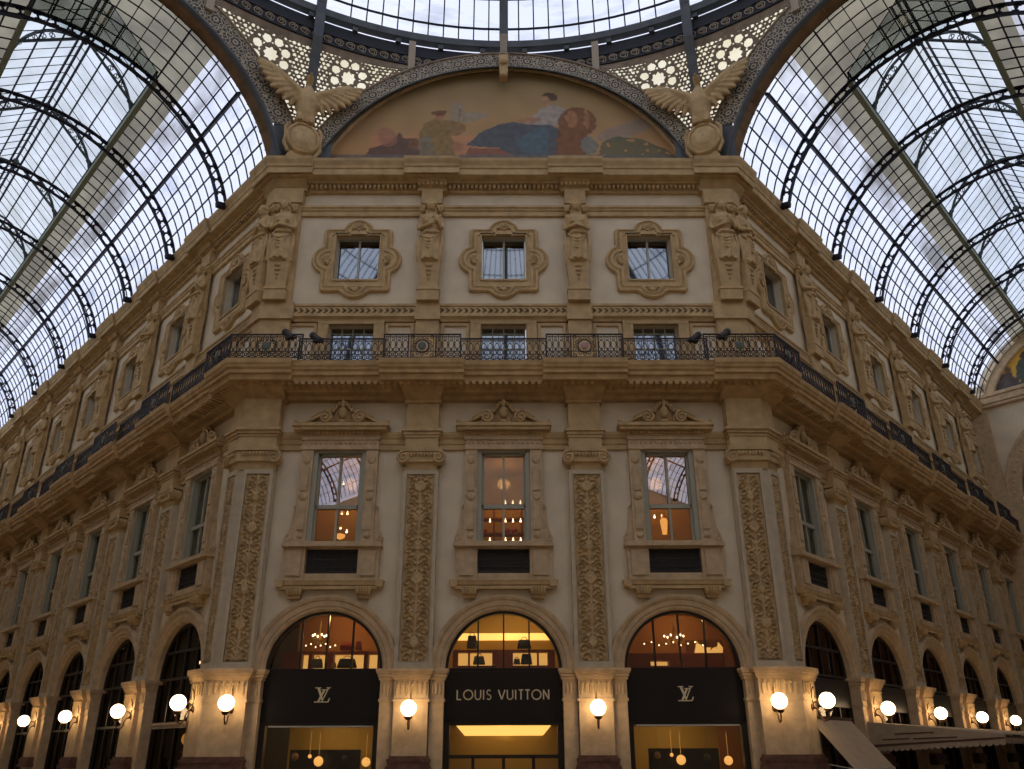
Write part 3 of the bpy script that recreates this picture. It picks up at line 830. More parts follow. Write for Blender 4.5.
# ------------------------------------------------------------------ balcony railing
def rail_units(mb, x0, x1, h, swell=0.):
    n = max(1, round((x1 - x0) / .2)); s = (x1 - x0) / n
    for k in range(n):
        c = x0 + s * (k + .5)
        mb.box(c - s / 2 - .01, c - s / 2 + .01, -.01, .01, .04, h - .04)
        mb.tube([(c + .075 * cos(a), .0, .47 + .15 * sin(a)) for a in [2 * pi * j / 10 for j in range(10)]], .012, 4, closed=True)
        mb.tube([(c + .05 * cos(a), .0, .68 + .045 * sin(a)) for a in [2 * pi * j / 6 for j in range(6)]], .01, 4, closed=True)
        mb.ell(c, 0, .32, .035, .02, .035, 6, 4); mb.ell(c, 0, .62, .02, .02, .02, 5, 3)
        for q in (-1, 1):
            mb.tube([(c + q * .09, .0, .06), (c + q * .02, .0, .12), (c + q * .075, 0, .2), (c + q * .02, 0, .27), (c, 0, .32)], .016, 4)
        mb.tube([(c + .045 * cos(a), .0, .14 + .05 * sin(a)) for a in [2 * pi * j / 6 for j in range(6)]], .014, 4, closed=True)
def build_rail(L, h, boss):
    t = thing('balcony_railing', '', 'railing', (0, 0, 13.17))
    mb = MB(); mb.box(-L, L, -.03, .03, h - .03, h); mb.box(-L, L, -.015, .015, h - .1, h - .085); mb.box(-L, L, -.02, .02, .02, .045)
    mb.box(-L, L, -.012, .012, .235, .25)
    for s in (-1, 1): mb.box(s * L - .02, s * L + .02, -.02, .02, 0, h)
    mb.build('handrail', M['iron'], t)
    mb = MB()
    if boss: rail_units(mb, -L, -.42, h); mb.build('ironwork', M['iron'], t); mb = MB(); rail_units(mb, .42, L, h)
    else: rail_units(mb, -L, L, h)
    mb.build('ironwork', M['iron'], t)
    if boss:
        mb = MB()
        for s in (-1, 1): mb.box(s * .42 - .02, s * .42 + .02, -.02, .02, 0, h); mb.box(s * .34 - .01, s * .34 + .01, -.01, .01, 0, h)
        for j in range(12):
            a = 2 * pi * j / 12
            mb.tube([(.27 * cos(a + .0) + .05 * cos(b), 0, .42 + .27 * sin(a) + .05 * sin(b)) for b in [2 * pi * q / 6 for q in range(6)]], .014, 4, closed=True)
        for s in (-1, 1):
            for zz in (.1, .74): mb.tube([(s * .3 + .06 * cos(b), 0, zz + .05 * sin(b)) for b in [2 * pi * q / 6 for q in range(6)]], .014, 4, closed=True)
        mb.tube([(.2 * cos(b), 0, .42 + .22 * sin(b)) for b in [2 * pi * q / 16 for q in range(16)]], .02, 5, closed=True)
        mb.build('wreath_panel', M['iron'], t)
        mb = MB(); mb.ell(0, .02, .42, .125, .04, .15, 14, 8); mb.build('medallion', M['medal'], t, smooth=True)
    return t
M['medal'] = mat('medallion', (.13, .16, .13), .5)
M['medal_red'] = mat('shield_enamel', (.42, .10, .08), .5, col2=(.5, .5, .45), noise=.4, nscale=9)
LB = 1.17
ra = build_rail(LB, .84, True); rb = build_rail(BC / 2 - LB - .0, .80, False)
fa = fb = True
def place_rail(boss, loc, rz, lab):
    global fa, fb
    if boss and fa: t = ra; fa = False
    elif not boss and fb: t = rb; fb = False
    else: t = copy_tree(ra if boss else rb)
    t.location = loc; t.rotation_euler = (0, 0, rz); t['label'] = lab; t['group'] = 'iron balcony railing sections'
    return t
for sd, d, w, k in piers():
    t = place_rail(True, W(sd, d, 1.26, 13.18), ROT[sd], 'raised black railing section with medallion ' + w)
    if sd == 'C' and k > 0:
        for ch in t.children:
            if ch.name.startswith('medallion'):
                ch.data = ch.data.copy(); ch.data.materials[0] = M['medal_red']; ch['label'] = 'red and white medallion'
for sd, d, w, k in bays():
    place_rail(False, W(sd, d, 1.08, 13.17), ROT[sd], 'lower black railing section ' + w)
for sg, sd, nm in ((-1, 'L', 'left'), (1, 'R', 'right')):   # corner stretches
    org = tuple(corner(sg, 1.26, 13.18))
    t = thing('corner_railing', 'black iron railing section bending round the %s corner' % nm, 'railing', org, 0, 'iron balcony railing sections')
    xa = sg * 6.15
    def F1(a, o, z): return tuple(W('C', a, 1.26 + o, z + 13.18))
    def F2(a, o, z): return tuple(W(sd, a, 1.26 + o, z + 13.18))
    dc = -1.26 * T22; xc = sg * (C0 + 1.26 * T22)
    hr = MB(org=org)
    for fn, a, b in ((F1, min(xa, xc), max(xa, xc)), (F2, dc, 1.15)):
        iw = MB(org=org); bo = MB(org=org); hr.fn = fn; iw.fn = fn; h = .84
        hr.box(a, b, -.03, .03, h - .03, h); hr.box(a, b, -.015, .015, h - .1, h - .085); hr.box(a, b, -.02, .02, .02, .045); hr.box(a, b, -.012, .012, .235, .25)
        for q in (a, b): hr.box(q - .02, q + .02, -.02, .02, 0, h)
        rail_units(iw, a, b, h)
        c = (a + b) / 2; bo.fn = fn
        for j in range(12):
            an = 2 * pi * j / 12
            iw.tube([(c + .27 * cos(an) + .05 * cos(b2), .01, .42 + .27 * sin(an) + .05 * sin(b2)) for b2 in [2 * pi * q / 6 for q in range(6)]], .016, 4, closed=True)
        bo.ell(c, .03, .42, .125, .04, .15, 14, 8); iw.build('ironwork', M['iron'], t); bo.build('medallion', M['medal'], t, smooth=True)
    hr.build('handrail', M['iron'], t)

# floodlights clamped to the railing
for x, off, s, w in ((-6.55, 1.35, -1, 'outer of the pair at the left end of the balcony'), (-5.75, 1.15, -1, 'inner of the pair at the left end of the balcony'),
                     (5.9, 1.15, 1, 'inner of the pair at the right end of the balcony'), (6.75, 1.35, 1, 'outer of the pair at the right end of the balcony')):
    t = thing('floodlight', 'small black cylindrical floodlight, ' + w, 'floodlight', (x, -off, 13.95), 0, 'floodlights on the balcony railing')
    ax = Vector((s * .62, .35, .55)).normalized() if s < 0 else Vector((.62, .35, .55)).normalized()
    if s < 0: ax = Vector((-.62, .35, .55)).normalized()
    I = lambda x_, o, z: (x_, o, z)
    mb = MB(fn=I); mb.tube([tuple(ax * -.24), tuple(ax * .14), tuple(ax * .16), tuple(ax * .26)], [.085, .09, .11, .11], 12); mb.build('lamp_body', M['iron'], t)
    mb = MB(fn=I); mb.tube([(0, 0, 0), (0, -.03, -.1), (0, 0, -.22)], .03, 6); mb.box(-.1, .1, -.1, .05, -.16, -.12); mb.build('clamp', M['iron'], t)
    mb = MB(fn=I); mb.ell(*(ax * -.27), .07, .07, .05, 8, 5); mb.build('end_cap', M['iron'], t)

# ------------------------------------------------------------------ globe wall lamps
def build_lamp():
    t = thing('globe_lamp', '', 'wall lamp', (0, 0, 3.1))
    mb = MB(); mb.ell(0, 0, 0, .205, .205, .205, 24, 16); mb.build('globe', M['globe'], t, smooth=True)
    mb = MB()
    mb.lathe(0, 0, [(.05, -.30), (.11, -.24), (.1, -.21), (.04, -.2)], 12)
    mb.tube([(0, 0, -.28), (0, 0, -.4), (0, -.05, -.5), (0, -.14, -.52), (0, -.22, -.44), (0, -.24, -.3), (0, -.3, -.2), (0, -.42, -.18)], .022, 8)
    mb.tube([(.0, -.3 + .09 * cos(a), -.1 + .09 * sin(a)) for a in [2 * pi * q / 12 for q in range(10)]], .015, 6)
    mb.tube([(0, -.38, -.18), (0, -.42, .1), (0, -.38, .3), (0, -.34, .38)], .015, 6)
    mb.build('bracket', M['bracket'], t, smooth=True)
    mb = MB(); mb.ell(0, -.43, -.16, .07, .03, .09, 10, 6); mb.build('wall_plate', M['bracket'], t, smooth=True)
    return t
lp = build_lamp(); first = True
def place_lamp(loc, rz, lab):
    global first
    if first: t = lp; first = False
    else: t = copy_tree(lp)
    t.location = loc; t.rotation_euler = (0, 0, rz); t['label'] = lab; t['group'] = 'lit globe lamps on the piers'
for sg, sd, nm in ((-1, 'L', 'left'), (1, 'R', 'right')):
    place_lamp(W('C', sg * 7.22, .93, 3.24), 0, 'lit white globe lamp on the front of the %s corner pier' % nm)
    place_lamp(W(sd, .30, .92, 3.28), ROT[sd], 'lit white globe lamp on the receding side of the %s corner pier' % nm)
for sd, d, w, k in piers():
    place_lamp(W(sd, d + (0 if sd == 'C' else -.3), .79, 3.1 if sd == 'C' else 3.24), ROT[sd], 'lit white globe lamp ' + w)

# ------------------------------------------------------------------ lunette mosaic over the central facade
LZ = 19.5
def ellz(x, a, b): return LZ + b * sqrt(max(0, 1 - (x / a) ** 2))
def painted(fn_xyz, nx, nz, inside, colour, name, parent):
    me = bpy.data.meshes.new(name); V = []; Cc = []; Fa = []; idx = {}
    for j in range(nz + 1):
        for i in range(nx + 1):
            x, z, p = fn_xyz(i / nx, j / nz); idx[i, j] = len(V); V.append(p); Cc.append((*colour(x, z), 1))
    for j in range(nz):
        for i in range(nx): Fa.append((idx[i, j], idx[i + 1, j], idx[i + 1, j + 1], idx[i, j + 1]))
    me.from_pydata(V, [], Fa); ca = me.color_attributes.new('paint', 'FLOAT_COLOR', 'POINT')
    for i, c in enumerate(Cc): ca.data[i].color = c
    me.materials.append(M['paint']); me.update()
    o = bpy.data.objects.new(name, me); COL.objects.link(o); o.parent = parent
    return o
from mathutils import noise as MN
def inpoly(x, z, P):
    c = False; n = len(P); j = n - 1
    for i in range(n):
        if (P[i][1] > z) != (P[j][1] > z) and x < (P[j][0] - P[i][0]) * (z - P[i][1]) / (P[j][1] - P[i][1]) + P[i][0]: c = not c
        j = i
    return c
def ine(x, z, cx, cz, rx, rz, rot=0.):
    dx, dz = x - cx, z - cz; a, b = dx * cos(rot) + dz * sin(rot), -dx * sin(rot) + dz * cos(rot)
    return (a / rx) ** 2 + (b / rz) ** 2 < 1
def mural(x, z):
    """reclining draped figure with barrel, sheaf and standing companions on an evening sky"""
    nz = MN.noise(Vector((x * 1.3, z * 1.3, 0))); n2 = MN.noise(Vector((x * 5, z * 5, 3)))
    wx, wz = x + .06 * n2, z + .06 * nz
    t = min(1, max(0, (z - 22) / 4)); c = [.40 - .13 * t, .235 - .015 * t, .105 + .01 * t]
    if -4.9 < x < -1 and z < 23.3: c = [.42, .22, .12]
    k = 1 + .10 * nz; c = [v * k for v in c]
    def mixc(col, a=.85): return [c[i] * (1 - a) + col[i] * a * (1 + .3 * n2) for i in range(3)]
    if ine(wx, wz, 4.5, 23.55, 1.1, .35, .35) or ine(wx, wz, 5.1, 23.9, .9, .22, .25): c = mixc((.20, .19, .19), .6)
    if ine(wx, wz, -1.35, 24.2, .75, .22, .2) or ine(wx, wz, -1.75, 24.5, .25, .4): c = mixc((.22, .24, .24), .5)
    if ine(wx, wz, -2.15, 23.65, .75, .4) or (abs(wx + 1.65) < .03 and 23.4 < z < 24.6): c = mixc((.21, .13, .06), .8)
    if ine(wx, wz, -2.2, 22.75, .75, .35): c = mixc((.30, .15, .09), .7)
    # heap and animal on the left
    if inpoly(wx, wz, [(-5.1, 22.3), (-4.9, 22.75), (-4.2, 22.95), (-3.85, 23.5), (-3.7, 23.2), (-3.2, 23.2), (-2.9, 22.9), (-2.6, 22.3)]): c = mixc((.07, .05, .045), .85)
    if ine(wx, wz, -4.3, 23.25, .35, .5, .4): c = mixc((.30, .14, .10), .6)
    if ine(wx, wz, -3.1, 22.9, .45, .25): c = mixc((.20, .10, .05), .8)
    # standing man in olive robe with brown cap
    if inpoly(wx, wz, [(-3.1, 22.3), (-3.15, 23.4), (-2.95, 23.9), (-2.6, 24.15), (-2.25, 24.1), (-1.95, 23.7), (-1.8, 22.3)]): c = mixc((.21, .155, .06), .9)
    if inpoly(wx, wz, [(-3.1, 22.3), (-3.1, 23.2), (-2.7, 23.3), (-2.5, 22.3)]): c = mixc((.17, .16, .12), .8)
    if ine(wx, wz, -2.4, 24.25, .17, .2): c = mixc((.30, .15, .08))
    if ine(wx, wz, -2.42, 24.42, .3, .12): c = mixc((.13, .06, .035))
    # red cloth and blue drapery
    if inpoly(wx, wz, [(-1.4, 22.3), (-1.3, 22.75), (0, 22.7), (.3, 22.3)]): c = mixc((.19, .08, .06), .85)
    if inpoly(wx, wz, [(-1.4, 22.85), (-.9, 23.4), (-.2, 23.85), (.7, 24.0), (1.7, 23.9), (2.1, 23.6), (1.9, 22.3), (.4, 22.3), (-.2, 22.75)]): c = mixc((.06, .085, .115), .92)
    if inpoly(wx, wz, [(.4, 23.0), (1.2, 23.7), (1.7, 23.6), (1.6, 22.5), (.8, 22.4)]): c = mixc((.08, .13, .17), .8)
    # torso, arm, head
    if inpoly(wx, wz, [(.6, 23.9), (1.1, 24.2), (1.45, 24.65), (1.9, 24.8), (2.4, 24.55), (2.5, 24.0), (1.9, 23.8)]): c = mixc((.30, .28, .27), .9)
    if ine(wx, wz, .9, 24.05, .45, .15, .15): c = mixc((.33, .19, .11), .9)
    if ine(wx, wz, 1.62, 25.0, .2, .26, -.3): c = mixc((.34, .21, .12))
    if ine(wx, wz, 1.75, 25.18, .3, .2, -.4) and not ine(wx, wz, 1.55, 24.98, .2, .24): c = mixc((.06, .04, .03))
    # barrel, vase, foliage
    if ine(wx, wz, 2.75, 23.95, .72, .72) or inpoly(wx, wz, [(1.9, 22.4), (2.1, 24.2), (3.2, 24.2), (3.0, 22.4)]): c = mixc((.16, .07, .03), .9)
    if ine(wx, wz, 2.55, 24.1, .22, .42) or ine(wx, wz, 3.1, 24.1, .1, .5): c = mixc((.32, .17, .08), .8)
    if ine(wx, wz, 3.15, 22.85, .32, .42): c = mixc((.16, .18, .17), .9)
    if inpoly(wx, wz, [(3.4, 22.3), (3.6, 23.0), (4.2, 23.3), (5.2, 23.1), (6.0, 22.7), (6.3, 22.3)]) and n2 > -.35: c = mixc((.06, .09, .06), .75)
    if z < 22.42: c = mixc((.12, .13, .12), .8)
    return [max(.01, min(.9, v * q)) for v, q in zip(c, (1.45, 1.3, 1.15))]
t = thing('lunette_mosaic', 'half round painted mosaic of a reclining figure in blue above the central facade', 'mosaic', (0, .3, 21.3))
def fmap(u, v):
    x = -6.98 + 13.96 * u; zt = ellz(x, 7.0, 6.95); z0 = 21.2; z = z0 + max(0.001, zt - z0) * v
    return x, z, (x, 0, z - 21.3)
painted(fmap, 300, 130, None, mural, 'painted_field', t)
mb = MB(org=(0, .3, 21.3)); a0 = .22
mb.arc([(6.98, -.30), (6.98, -.2), (7.04, -.17), (7.10, -.22), (7.2, -.22), (7.28, -.18), (7.34, -.3)], 0, LZ, a0, pi - a0, 60)
mb.build('moulded_rim', M['stone_pale'], t)
# blue soffit + filigree band
def band_arc(name, ctr_fn, rin, rout, a0, a1, n, zc, parent, org, m):
    mb = MB(fn=lambda x, o, z: (x, o, z), org=org); mb.uv = []; s = 0.; prev = None; I = []
    for k in range(n + 1):
        a = a0 + (a1 - a0) * k / n
        p, q = ctr_fn(rin, a), ctr_fn(rout, a); mid = (Vector(p) + Vector(q)) / 2
        if prev is not None: s += (mid - prev).length
        prev = mid; I.append((mb.P(*p), mb.P(*q))); mb.uv += [(s, 0), (s, 1)]
    for a, b in zip(I, I[1:]): mb.F(a[0], b[0], b[1], a[1])
    return mb.build(name, m, parent)
t = thing('filigree_arch', 'broad dark and cream filigree arch framing the central mosaic', 'arch', (0, 0, 21.3), 0, 'filigree arches under the dome ring')
org = (0, 0, 21.3)
def cf(r, a): return (r[0] * cos(a), -.16, LZ + r[1] * sin(a))
band_arc('filigree_band', cf, (7.08, 6.70), (7.72, 7.36), .42, pi - .42, 60, LZ, t, org, M['band'])
mb = MB(org=org)
L = []
for k in range(61):
    a = .3 + (pi - .6) * k / 60
    L.append([(rx * cos(a), o, LZ + rz * sin(a)) for rx, rz, o in ((7.36, 7.1, -.30), (7.12, 6.80, .05), (7.06, 6.68, .16), (7.08, 6.68, .19), (7.12, 6.72, .19), (7.12, 6.72, .16))])
mb.rings(L, closed=False); mb.build('soffit_rim', M['ringblue'], t)
mb = MB(org=org); mb.arc([(7.70, .16), (7.70, .2), (7.77, .2), (7.77, .05)], 0, LZ, .42, pi - .42, 60, ez=.953); mb.build('outer_rim', M['lattice'], t)
mb = MB(org=org)   # wall behind, closing up to the ring
pts = [(7.2 * cos(a), LZ + 7.0 * sin(a)) for a in [.25 + (pi - .5) * k / 40 for k in range(41)]]
I = [(mb.P(x, -.29, z), mb.P(x, -.1, z + .25)) for x, z in pts]
for a, b in zip(I, I[1:]): mb.F(a[0], b[0], b[1], a[1])
mb.build('backing', M['frieze_dark'], t)
mb = MB(org=org); pts = [(7.72 * cos(a), LZ + 7.33 * sin(a)) for a in [.2 + (pi - .4) * k / 40 for k in range(41)]]; mb.poly(pts, -.42, -.34); mb.build('back_wall', M['frieze_dark'], t)
# keystone bracket at the crown
t = thing('keystone_bracket', 'fluted post with carved bracket at the crown of the central mosaic', 'bracket', (0, -.25, 25.5))
mb = MB(org=(0, -.25, 25.5)); mb.fn = lambda x, o, z: (x, -o, z)
mb.box(-.13, .13, .0, .5, 26.45, 27.5)
for k in range(3): mb.box(-.09 + k * .07, -.05 + k * .07, .48, .53, 26.6, 27.45)
mb.build('fluted_post', M['scroll'], t)
mb = MB(org=(0, -.25, 25.5)); mb.box(-.17, .17, .1, .5, 26.2, 26.5); mb.frustum((-.14, .14, 0, .3), (-.17, .17, 0, .48), 25.6, 26.2)
mb.ell(0, .32, 25.62, .15, .12, .12, 8, 6); mb.ell(0, .5, 26.12, .14, .1, .12, 8, 6)
mb.build('carved_bracket', M['stone'], t)

# ------------------------------------------------------------------ arm arches (filigree, soffit), both sides
AC, AZ2 = 6.0, 19.85
for sg, nm in ((-1, 'left'), (1, 'right')):
    org = tuple(AP(sg, 0, 0, 21.3))
    t = thing('filigree_arch', 'filigree arch with brown coffered soffit opening to the %s glass vault' % nm, 'arch', org, 0, 'filigree arches under the dome ring')
    ca = lambda r, a: tuple(AP(sg, -.5, AC - r * cos(a), AZ2 + r * sin(a)))
    band_arc('filigree_band', ca, 5.76, 6.68, .5, pi - .3, 50, AZ2, t, org, M['band'])
    mb = MB(fn=lambda u, d, z: tuple(AP(sg, d, u, z)), org=org)
    mb.arc([(5.62, .12), (5.66, -.36), (5.6, -.4)], AC, AZ2, 0.2, pi - .25, 60)
    for k in range(44):
        a = .25 + (pi - .5) * k / 43
        mb.arc([(5.58, .1), (5.58, -.38), (5.66, -.38), (5.66, .1)], AC, AZ2, a - .004, a + .004, 1)
    mb.build('coffered_soffit', M['soffit'], t)
    mb = MB(fn=lambda u, d, z: tuple(AP(sg, d, u, z)), org=org)
    mb.arc([(5.6, -.38), (5.64, -.48), (5.68, -.54), (5.76, -.54), (5.77, -.5)], AC, AZ2, .2, pi - .25, 50)
    mb.build('inner_rim', M['ringblue'], t)
    mb = MB(fn=lambda u, d, z: tuple(AP(sg, d, u, z)), org=org)
    mb.arc([(6.66, -.5), (6.66, -.54), (6.74, -.54), (6.74, -.4)], AC, AZ2, .35, pi - .45, 50); mb.build('outer_rim', M['lattice'], t)
    # gusset plate of the corner
    g = MB(fn=lambda x, o, z: (x, o, z), org=(0, 0, 21.3))
    P1 = [Vector((sg * 6.2, -.12, z)) for z in (21.3, 22.9)]; P2 = [Vector((sg * 7.28, -.18, z)) for z in (21.3, 23.1)]
    P3 = [AP(sg, -.46, .85, z) for z in (21.3, 22.9)]
    t2 = thing('corner_gusset', 'blue grey iron gusset behind the %s eagle shield' % nm, 'gusset', (sg * 7.28, -.18, 21.3), 0)
    g.org = (sg * 7.28, -.18, 21.3)
    I = [[g.P(*p) for p in Q] for Q in (P1, P2, P3)]
    g.F(I[0][0], I[1][0], I[1][1], I[0][1]); g.F(I[1][0], I[2][0], I[2][1], I[1][1])
    g.build('plate', M['ringblue'], t2)

# ------------------------------------------------------------------ dome ring, pendentives
RR, RZ = 16.75, 26.45
t_ring = thing('dome_ring', 'circular blue grey iron ring with scroll frieze carrying the dome', 'ring', (0, YC, RZ))
def RP(az, r, z): return (r * sin(az), YC + r * cos(az), z)
def ringfn(a, o, z): return RP(a, RR - o, z)    # a = azimuth, o = inwards
def annul(mb, prof, n=180, a0=0, a1=2 * pi):
    L = [[(a0 + (a1 - a0) * k / n, o, z) for o, z in prof] for k in range(n + 1)]
    mb.rings(L, closed=True)
mb = MB(fn=ringfn, org=(0, YC, RZ)); annul(mb, [(0, RZ), (0, 27.55), (-.15, 27.55), (-.15, RZ)]); mb.build('frieze_band', M['frieze_dark'], t_ring)
mb = MB(fn=ringfn, org=(0, YC, RZ)); annul(mb, [(.0, RZ - .02), (.1, RZ), (.1, RZ + .07), (0, RZ + .1)]); annul(mb, [(.0, RZ + .52), (.05, RZ + .52), (.05, RZ + .56), (0, RZ + .56)]); mb.build('lower_rim', M['frieze_dark'], t_ring)
mb = MB(fn=ringfn, org=(0, YC, RZ)); annul(mb, [(-.1, 27.72), (.18, 27.72), (.2, 28.02), (.12, 28.1), (-.1, 28.1)])
for k in range(64): a = 2 * pi * (k + .5) / 64; mb.box(a - .006, a + .006, -.1, .12, 27.5, 27.75)
mb.build('ring_beam', M['ringblue'], t_ring)
mb = MB(fn=ringfn, org=(0, YC, RZ)); n = 204
for k in range(0):
    a = 2 * pi * k / n
    if not (-1.0 < ((a + pi) % (2 * pi) - pi) < 1.0): continue
    pts = []
    for q in range(13):
        tt = q / 12; an = -pi / 2 + tt * 3.4 * pi; r = .21 * (1 - .72 * tt)
        pts.append((a + r * cos(an) / RR, .03, RZ + .32 + r * sin(an)))
    mb.tube(pts, .028, 4)   # note: tube works in (azimuth, off, z); thickness is corrected below
# rebuild scrolls with true thickness
mb = MB(fn=lambda x, y, z: (x, y, z), org=(0, YC, RZ)); n = 250
for k in range(n):
    a = 2 * pi * k / n; aa = (a + pi) % (2 * pi) - pi
    if abs(aa) > 1.05: continue
    pts = []
    for q in range(13):
        tt = q / 12; an = -pi / 2 + tt * 3.4 * pi; r = .2 * (1 - .75 * tt)
        pts.append(RP(a + r * cos(an) / RR, RR - .03, RZ + .32 + r * sin(an)))
    mb.tube(pts, .026, 4)
mb.build('scroll_row', M['scroll'], t_ring)

def holes(s, h):
    """True where the pierced panel is open; s, h in metres from the rosette centre"""
    r = hypot(s, h); a = atan2(h, s)
    if r < .25 + .03 * cos(8 * a): return True
    for k in range(8):
        b = pi / 8 + k * pi / 4; x, y = .56 * cos(b), .56 * sin(b)
        if hypot(s - x, h - y) < .165: return True
    if r < .78:
        for k in range(8):
            b = k * pi / 4
            if hypot(s - .42 * cos(b), h - .42 * sin(b)) < .045: return True
            if hypot(s - .72 * cos(b), h - .72 * sin(b)) < .06: return True
        return False
    if r < .82: return False
    g = .17; j = round(h / (g * .87)); i = round(s / g - .5 * (j % 2)); x = (i + .5 * (j % 2)) * g; y = j * g * .87
    rr = .045 + .03 * ((i * 7 + j * 13) % 3) / 2
    return hypot(s - x, h - y) < rr
AC0 = atan2(7.28, -YC - .16)     # azimuth of the octagon corner seen from the centre
for sg, nm in ((-1, 'left'), (1, 'right')):
    for which in ('facade', 'arm'):
        org = (sg * 7.2, -.6, 23)
        mb = MB(fn=lambda x, y, z: (x, y, z), org=org)
        if which == 'facade':
            def bottom(q):
                x = sg * (7.38 - q * 5.3); return Vector((x, -.12, LZ + 7.42 * sqrt(max(0, 1 - (x / 7.80) ** 2))))
            S = 5.2
        else:
            def bottom(q):
                u = q * 5.7 - .12; zz = AZ2 + sqrt(max(.01, 6.74 ** 2 - (AC - u) ** 2)); return AP(sg, -.5, u, zz)
            S = 5.6
        nq = int(S / .032); G = {}
        c_s, c_t = (1.5, .8) if which == 'facade' else (1.45, .85)
        for i in range(nq + 1):
            q = i / nq; b = bottom(q); az = atan2(b.x, b.y - YC); top = Vector(RP(az, RR - .02, RZ + .02)); H = top.z - b.z
            if H < .04: continue
            for j in range(121):
                hh = j * .036 - .0
                if hh > H: hh = H
                p = top + (b - top) * (hh / H)
                G[i, j] = (p, q * S, hh)
                if hh == H: break
        idx = {}
        def gi(i, j):
            if (i, j) not in idx: idx[i, j] = mb.P(*G[i, j][0])
            return idx[i, j]
        for (i, j) in list(G):
            if all(k in G for k in ((i + 1, j), (i, j + 1), (i + 1, j + 1))):
                s_, h_ = G[i, j][1] + .016, G[i, j][2] + .018
                if h_ > .30 and holes(s_ - c_s, h_ - c_t - .25): continue
                mb.F(gi(i, j), gi(i + 1, j), gi(i + 1, j + 1), gi(i, j + 1))
        o = mb.build('pierced_panel', M['lattice'])
        md = o.modifiers.new('thick', 'SOLIDIFY'); md.thickness = .05; md.offset = 0
        o.location = org
        tag(o, 'pierced iron spandrel with star rosette between ring and %s, %s eagle corner' % ('central arch' if which == 'facade' else 'vault arch', nm), 'spandrel', 'pierced spandrels round the eagles')
        # cream glass behind the piercing
        gb = MB(fn=lambda x, y, z: (x, y, z), org=org); K = []
        for i in range(0, nq + 1, 6):
            b = bottom(i / nq); az = atan2(b.x, b.y - YC); top = Vector(RP(az, RR + .12, RZ + .1)); out = Vector((b.x, b.y - YC, 0)).normalized() * .14
            if b.z < RZ: K.append((gb.P(*top), gb.P(*(b + out))))
        for a, b in zip(K, K[1:]): gb.F(a[0], b[0], b[1], a[1])
        g = gb.build('backing_glass', M['glass_cream']); g.parent = o

# posts between arch and ring
for az, w in ((-12.2, 'left of the mosaic crown'), (12.2, 'right of the mosaic crown'), (-37, 'over the left vault arch'), (37, 'over the right vault arch')):
    a = radians(az); rad = RR - .12
    mb = MB(fn=lambda x, y, z: (x, y, z), org=RP(a, rad, 26.3)); w2 = .13 / RR
    zb, zt = (25.95, 27.6) if abs(az) < 20 else (25.6, 27.6)
    I = [mb.P(*RP(a + q * w2, rad + o, z)) for z in (zb, zt) for q, o in ((-1, -.05), (1, -.05), (1, .1), (-1, .1))]
    for q in ((0, 1, 2, 3), (7, 6, 5, 4), (0, 4, 5, 1), (1, 5, 6, 2), (2, 6, 7, 3), (3, 7, 4, 0)): mb.F(*(I[i] for i in q))
    o = mb.build('ring_post', M['scroll']); o.location = RP(a, rad, 26.3); tag(o, 'short cream post between arch and dome ring ' + w, 'post', 'cream posts under the dome ring')

# dome
t_dome = thing('glass_dome', 'glass dome with blue grey iron ribs above the crossing', 'dome', (0, YC, 28.1))
def DP(az, th, dr=0.):
    r = (RR - .05 + dr) * cos(th); return (r * sin(az), YC + r * cos(az), 28.1 + (11.5 + dr) * sin(th))
mb = MB(fn=lambda a, t_, o: DP(a, t_, o), org=(0, YC, 28.1))
L = [[(2 * pi * k / 90, radians(86) * j / 12, 0) for k in range(90)] for j in range(13)]
mb.rings(L); g0 = len(mb.v)
Lb = [[(2 * pi * k / 90, 0, 0) for k in range(90)]]
mb.build('dome_panes', M['glass_clear'], t_dome)
mb = MB(fn=lambda x, y, z: (x, y, z), org=(0, YC, 28.1))
I = [[mb.P(*RP(2 * pi * k / 90, RR + .02, z)) for z in (27.5, 28.1)] for k in range(90)]
for k in range(90): mb.F(I[k][0], I[(k + 1) % 90][0], I[(k + 1) % 90][1], I[k][1])
mb.build('slot_panes', M['glass_clear'], t_dome)
def dome_bar(mb, az, w, dep, n=14, th1=86):
    w2 = w / 2; L = []
    for j in range(n + 1):
        th = radians(th1) * j / n; ax = Vector(DP(az, th, -.02)); tx = Vector((cos(az), -sin(az), 0)); inn = (Vector(DP(az, th, -dep)) - ax)
        L.append([tuple(ax - tx * w2), tuple(ax + tx * w2), tuple(ax + tx * w2 + inn), tuple(ax - tx * w2 + inn)])
    mb.rings(L, caps=True)
mb = MB(fn=lambda x, y, z: (x, y, z), org=(0, YC, 28.1))
for k in range(176):
    if k % 11: dome_bar(mb, 2 * pi * k / 176, .05, .06, 10)
mb.build('glazing_bars', M['rib'], t_dome)
mb = MB(fn=lambda x, y, z: (x, y, z), org=(0, YC, 28.1))
for th in (3.2, 10, 17, 24, 31, 38, 46, 54, 62, 70, 78, 86):
    th = radians(th); pts = [DP(2 * pi * k / 120, th, -.03) for k in range(120)]; mb.tube(pts, .045, 5, closed=True)
mb.build('purlins', M['rib'], t_dome)
